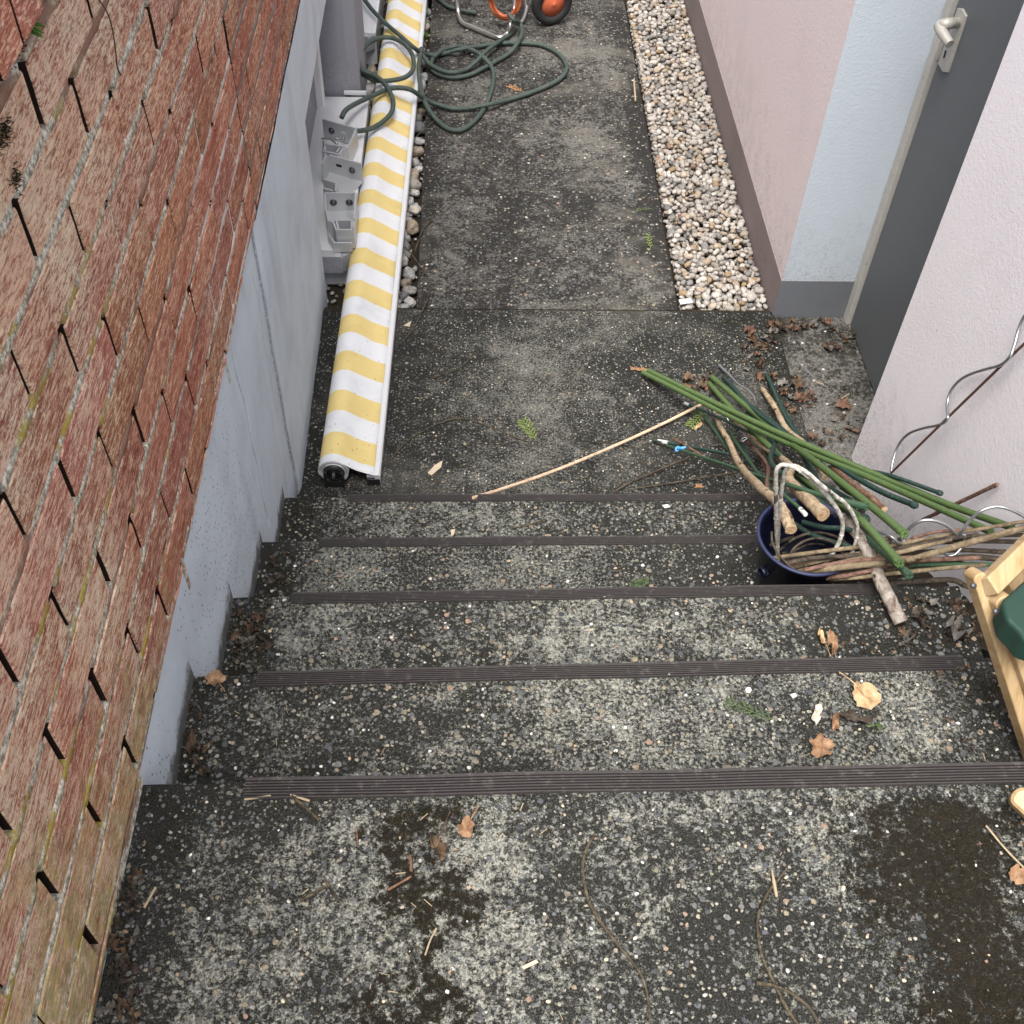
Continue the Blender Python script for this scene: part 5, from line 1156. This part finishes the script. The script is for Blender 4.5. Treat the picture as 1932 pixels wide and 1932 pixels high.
sprig(F_(890, 1500, .003), F_(790, 1490, .003), .010, 'sprigbrown', 'small brown sprig before the lowest ribbed strip', 6, 6)
sprig(E_(260, 1150, 2*H+.003), E_(180, 1190, 2*H+.003), .018, 'sprigdark', 'dark sprig on the tread left of the bucket', 8, 7)
sprig(R_(1420, 745, .0), R_(1300, 700, .0), .022, 'sprigbrown', 'faded sprig inside the wide hose loop', 8, 8)
sprig(at(1228, 470, .0), at(1222, 440, .0), .014, 'sprig', 'small green sprig on the path near the gravel edge', 6, 9)
sprig(at(1232, 393, .012), at(1200, 396, .012), .012, 'sprigdark', 'small dark sprig lying on the gravel edge', 6, 10)
for nm, pts, m_, lab in (('bark_chip', [L_(803,985,.004), L_(795,1020,.004), L_(745,1062,.004), L_(725,1050,.004), L_(760,1010,.004)], 'chipbeige', 'flat beige bark chip on the landing beside the awning end'),
                     ('paper_scrap', [L_(600,285,.004), L_(640,262,.004), L_(632,290,.004)], 'chipbeige', 'tiny beige scrap near the slab joint'),
                     ('plastic_chip', [at(1280,566,.012), at(1303,563,.012), at(1308,571,.012), at(1284,575,.012)], 'chip', 'white plastic chip at the end of the pale gravel'),
                     ('paper_scrap', [F_(405,1710,H+.004), F_(470,1700,H+.004), F_(505,1730,H+.004), F_(440,1745,H+.004)], 'chip', 'white scrap on the lowest tread near the bucket'),
                     ('paper_scrap', [Q_(888,46,z4), Q_(896,38,z4), Q_(908,40,z4), Q_(912,50,z4), Q_(905,60,z4), Q_(892,58,z4)], 'chip', 'round white scrap on the second tread'),
                     ('paper_scrap', [Q_(1056,66,z4), Q_(1074,60,z4), Q_(1082,72,z4), Q_(1066,80,z4)], 'chip', 'angular white scrap right of the round one'),
                     ('bark_chip', [L_(845,1345,H+.003), L_(868,1340,H+.003), L_(862,1368,H+.003), L_(848,1378,H+.003)], 'chipbeige', 'small beige chip on the lowest tread'),
                     ('bark_chip', [S_(1740,1790,z5), S_(1880,1720,z5), S_(1900,1750,z5), S_(1760,1815,z5)], 'chipbeige', 'ragged beige chip on the top platform')):
    mb = MB(); prism(mb, pts, (0, 0, .0016)); tag(mb.build(nm, MAT[m_]), lab, nm.split('_')[1])
# wood splinter along the gravel edge
stick('wood_splinter', [at(1196,150,.008), at(1199,190,.008)], .004, 'straw', 'thin orange wood strip between path and gravel', 'splinter', seg=6)
# ------------------------------------------------------------------ weeds and moss
def weed(c, hgt, spread, n, label, seed, m='plant', nm='weed', norm=None):
    rng = random.Random(seed); mb = MB(); c = Vector(c)
    for k in range(n):
        a = rng.uniform(0, 6.28); l = hgt * rng.uniform(.5, 1.1); d = Vector((math.cos(a) * spread * rng.uniform(.3, 1), math.sin(a) * spread * rng.uniform(.3, 1), l))
        if norm is not None: d = Vector(norm) * l + Vector((0, math.cos(a), math.sin(a))) * spread * rng.uniform(.2, 1)
        s = d.cross(Vector((rng.uniform(-1, 1), rng.uniform(-1, 1), .2))).normalized() * rng.uniform(.0018, .004)
        p = [c, c + d * .5, c + d + Vector((0, 0, -l * .25))]
        mb.add([p[0] - s * .4, p[0] + s * .4, p[1] + s, p[1] - s, p[2]], [(0, 1, 2, 3), (3, 2, 4)], None, True)
    return tag(mb.build(nm, MAT[m]), label, 'weed' if nm == 'weed' else 'moss', None)
weed(R_(595, 120, -.01), .05, .035, 60, 'upper fresh green weed between awning bar and path', 1)
weed(R_(600, 235, -.01), .045, .03, 50, 'middle fresh green weed between awning bar and path', 2)
weed(R_(605, 330, -.01), .05, .035, 70, 'lowest and bushiest green weed between awning bar and path', 3)
weed(Vector((wx(1.15) + .002, 1.135, 1.752)), .022, .02, 50, 'small leafy green weed growing under the wall coping', 4, norm=(1, 0, .1))
def mosspad(y, z, sy, sz, label, seed):
    mb = MB(); rng = random.Random(seed)
    for _ in range(int(900 * sy * sz / .0012)):
        a = rng.gauss(0, .45); b = rng.gauss(0, .45); c = Vector((wx(y) + .001, y + a * sy, z + b * sz)); l = rng.uniform(.002, .006)
        d = Vector((1, rng.uniform(-.8, .8), rng.uniform(-.8, .8))) * l; s = Vector((0, rng.uniform(-1, 1), rng.uniform(-1, 1))) * .0010
        mb.add([c - s, c + s, c + d], [(0, 1, 2)])
    return tag(mb.build('moss_clump', MAT['moss']), label, 'moss')
mosspad(1.115, 1.742, .040, .012, 'dark moss clump in the joint right under the wall coping', 1)
mosspad(1.005, 1.655, .016, .012, 'dark moss knot in a brick joint near the top left', 2)
mosspad(.93, 1.700, .035, .020, 'moss patch at the left edge below the wall coping', 3)
mosspad(1.01, 1.70, .03, .012, 'pale moss tuft below the orange coping brick', 4)
stick('vine_tendril', [atx(187,0,-.455), atx(203,25,-.45), atx(213,60,-.45), atx(219,105,-.45), atx(221,125,-.455), atx(228,142,-.46)], .0010, 'twig', 'thin brown tendril hanging down the upper brick wall', 'tendril', seg=6)

mb = MB(); rm = random.Random(77)
def tuft(x, y, z, k):
    for _ in range(k):
        l = rm.uniform(.0015, .0045); a = rm.uniform(0, 6.28); s_ = Vector((math.cos(a), math.sin(a), 0)) * rm.uniform(.0005, .0011)
        c = Vector((x + rm.gauss(0, .0035), y + rm.gauss(0, .0035), z)); d = Vector((rm.uniform(-.7, .7), rm.uniform(-.7, .7), 1)) * l
        mb.add([c - s_, c + s_, c + d], [(0, 1, 2)])
def patch(x0, x1, y0, y1, z, n, thr, sd):
    for _ in range(n):
        x = rm.uniform(x0, x1); y = rm.uniform(y0, y1)
        if mn.noise(Vector((x * 9, y * 9, sd))) + .5 * mn.noise(Vector((x * 40, y * 40, sd))) > thr: tuft(x, y, z, 7)
Z5 = 5 * H
patch(-.20, .06, .0, .72, Z5, 2600, .02, 1); patch(.50, .95, .0, .73, Z5, 3600, .0, 2); patch(-.46, -.38, .0, .73, Z5, 900, -.05, 3)
for k in range(1, 5): patch(-.46, -.40, YE[k][0] - .27, YE[k][0], (5 - k) * H, 420, -.1, 4 + k); patch(.80, 1.0, YE[k][0] - .25, YE[k][0], (5 - k) * H, 500, .02, 9 + k)
patch(.95, 1.02, 2.2, 2.84, 0, 500, -.05, 20); patch(.80, .99, 2.78, 2.85, 0, 350, 0, 21)
tag(mb.build('moss', MAT['moss']), 'dark brown-green moss growing in patches and along the edges of the steps', 'moss', kind='stuff')
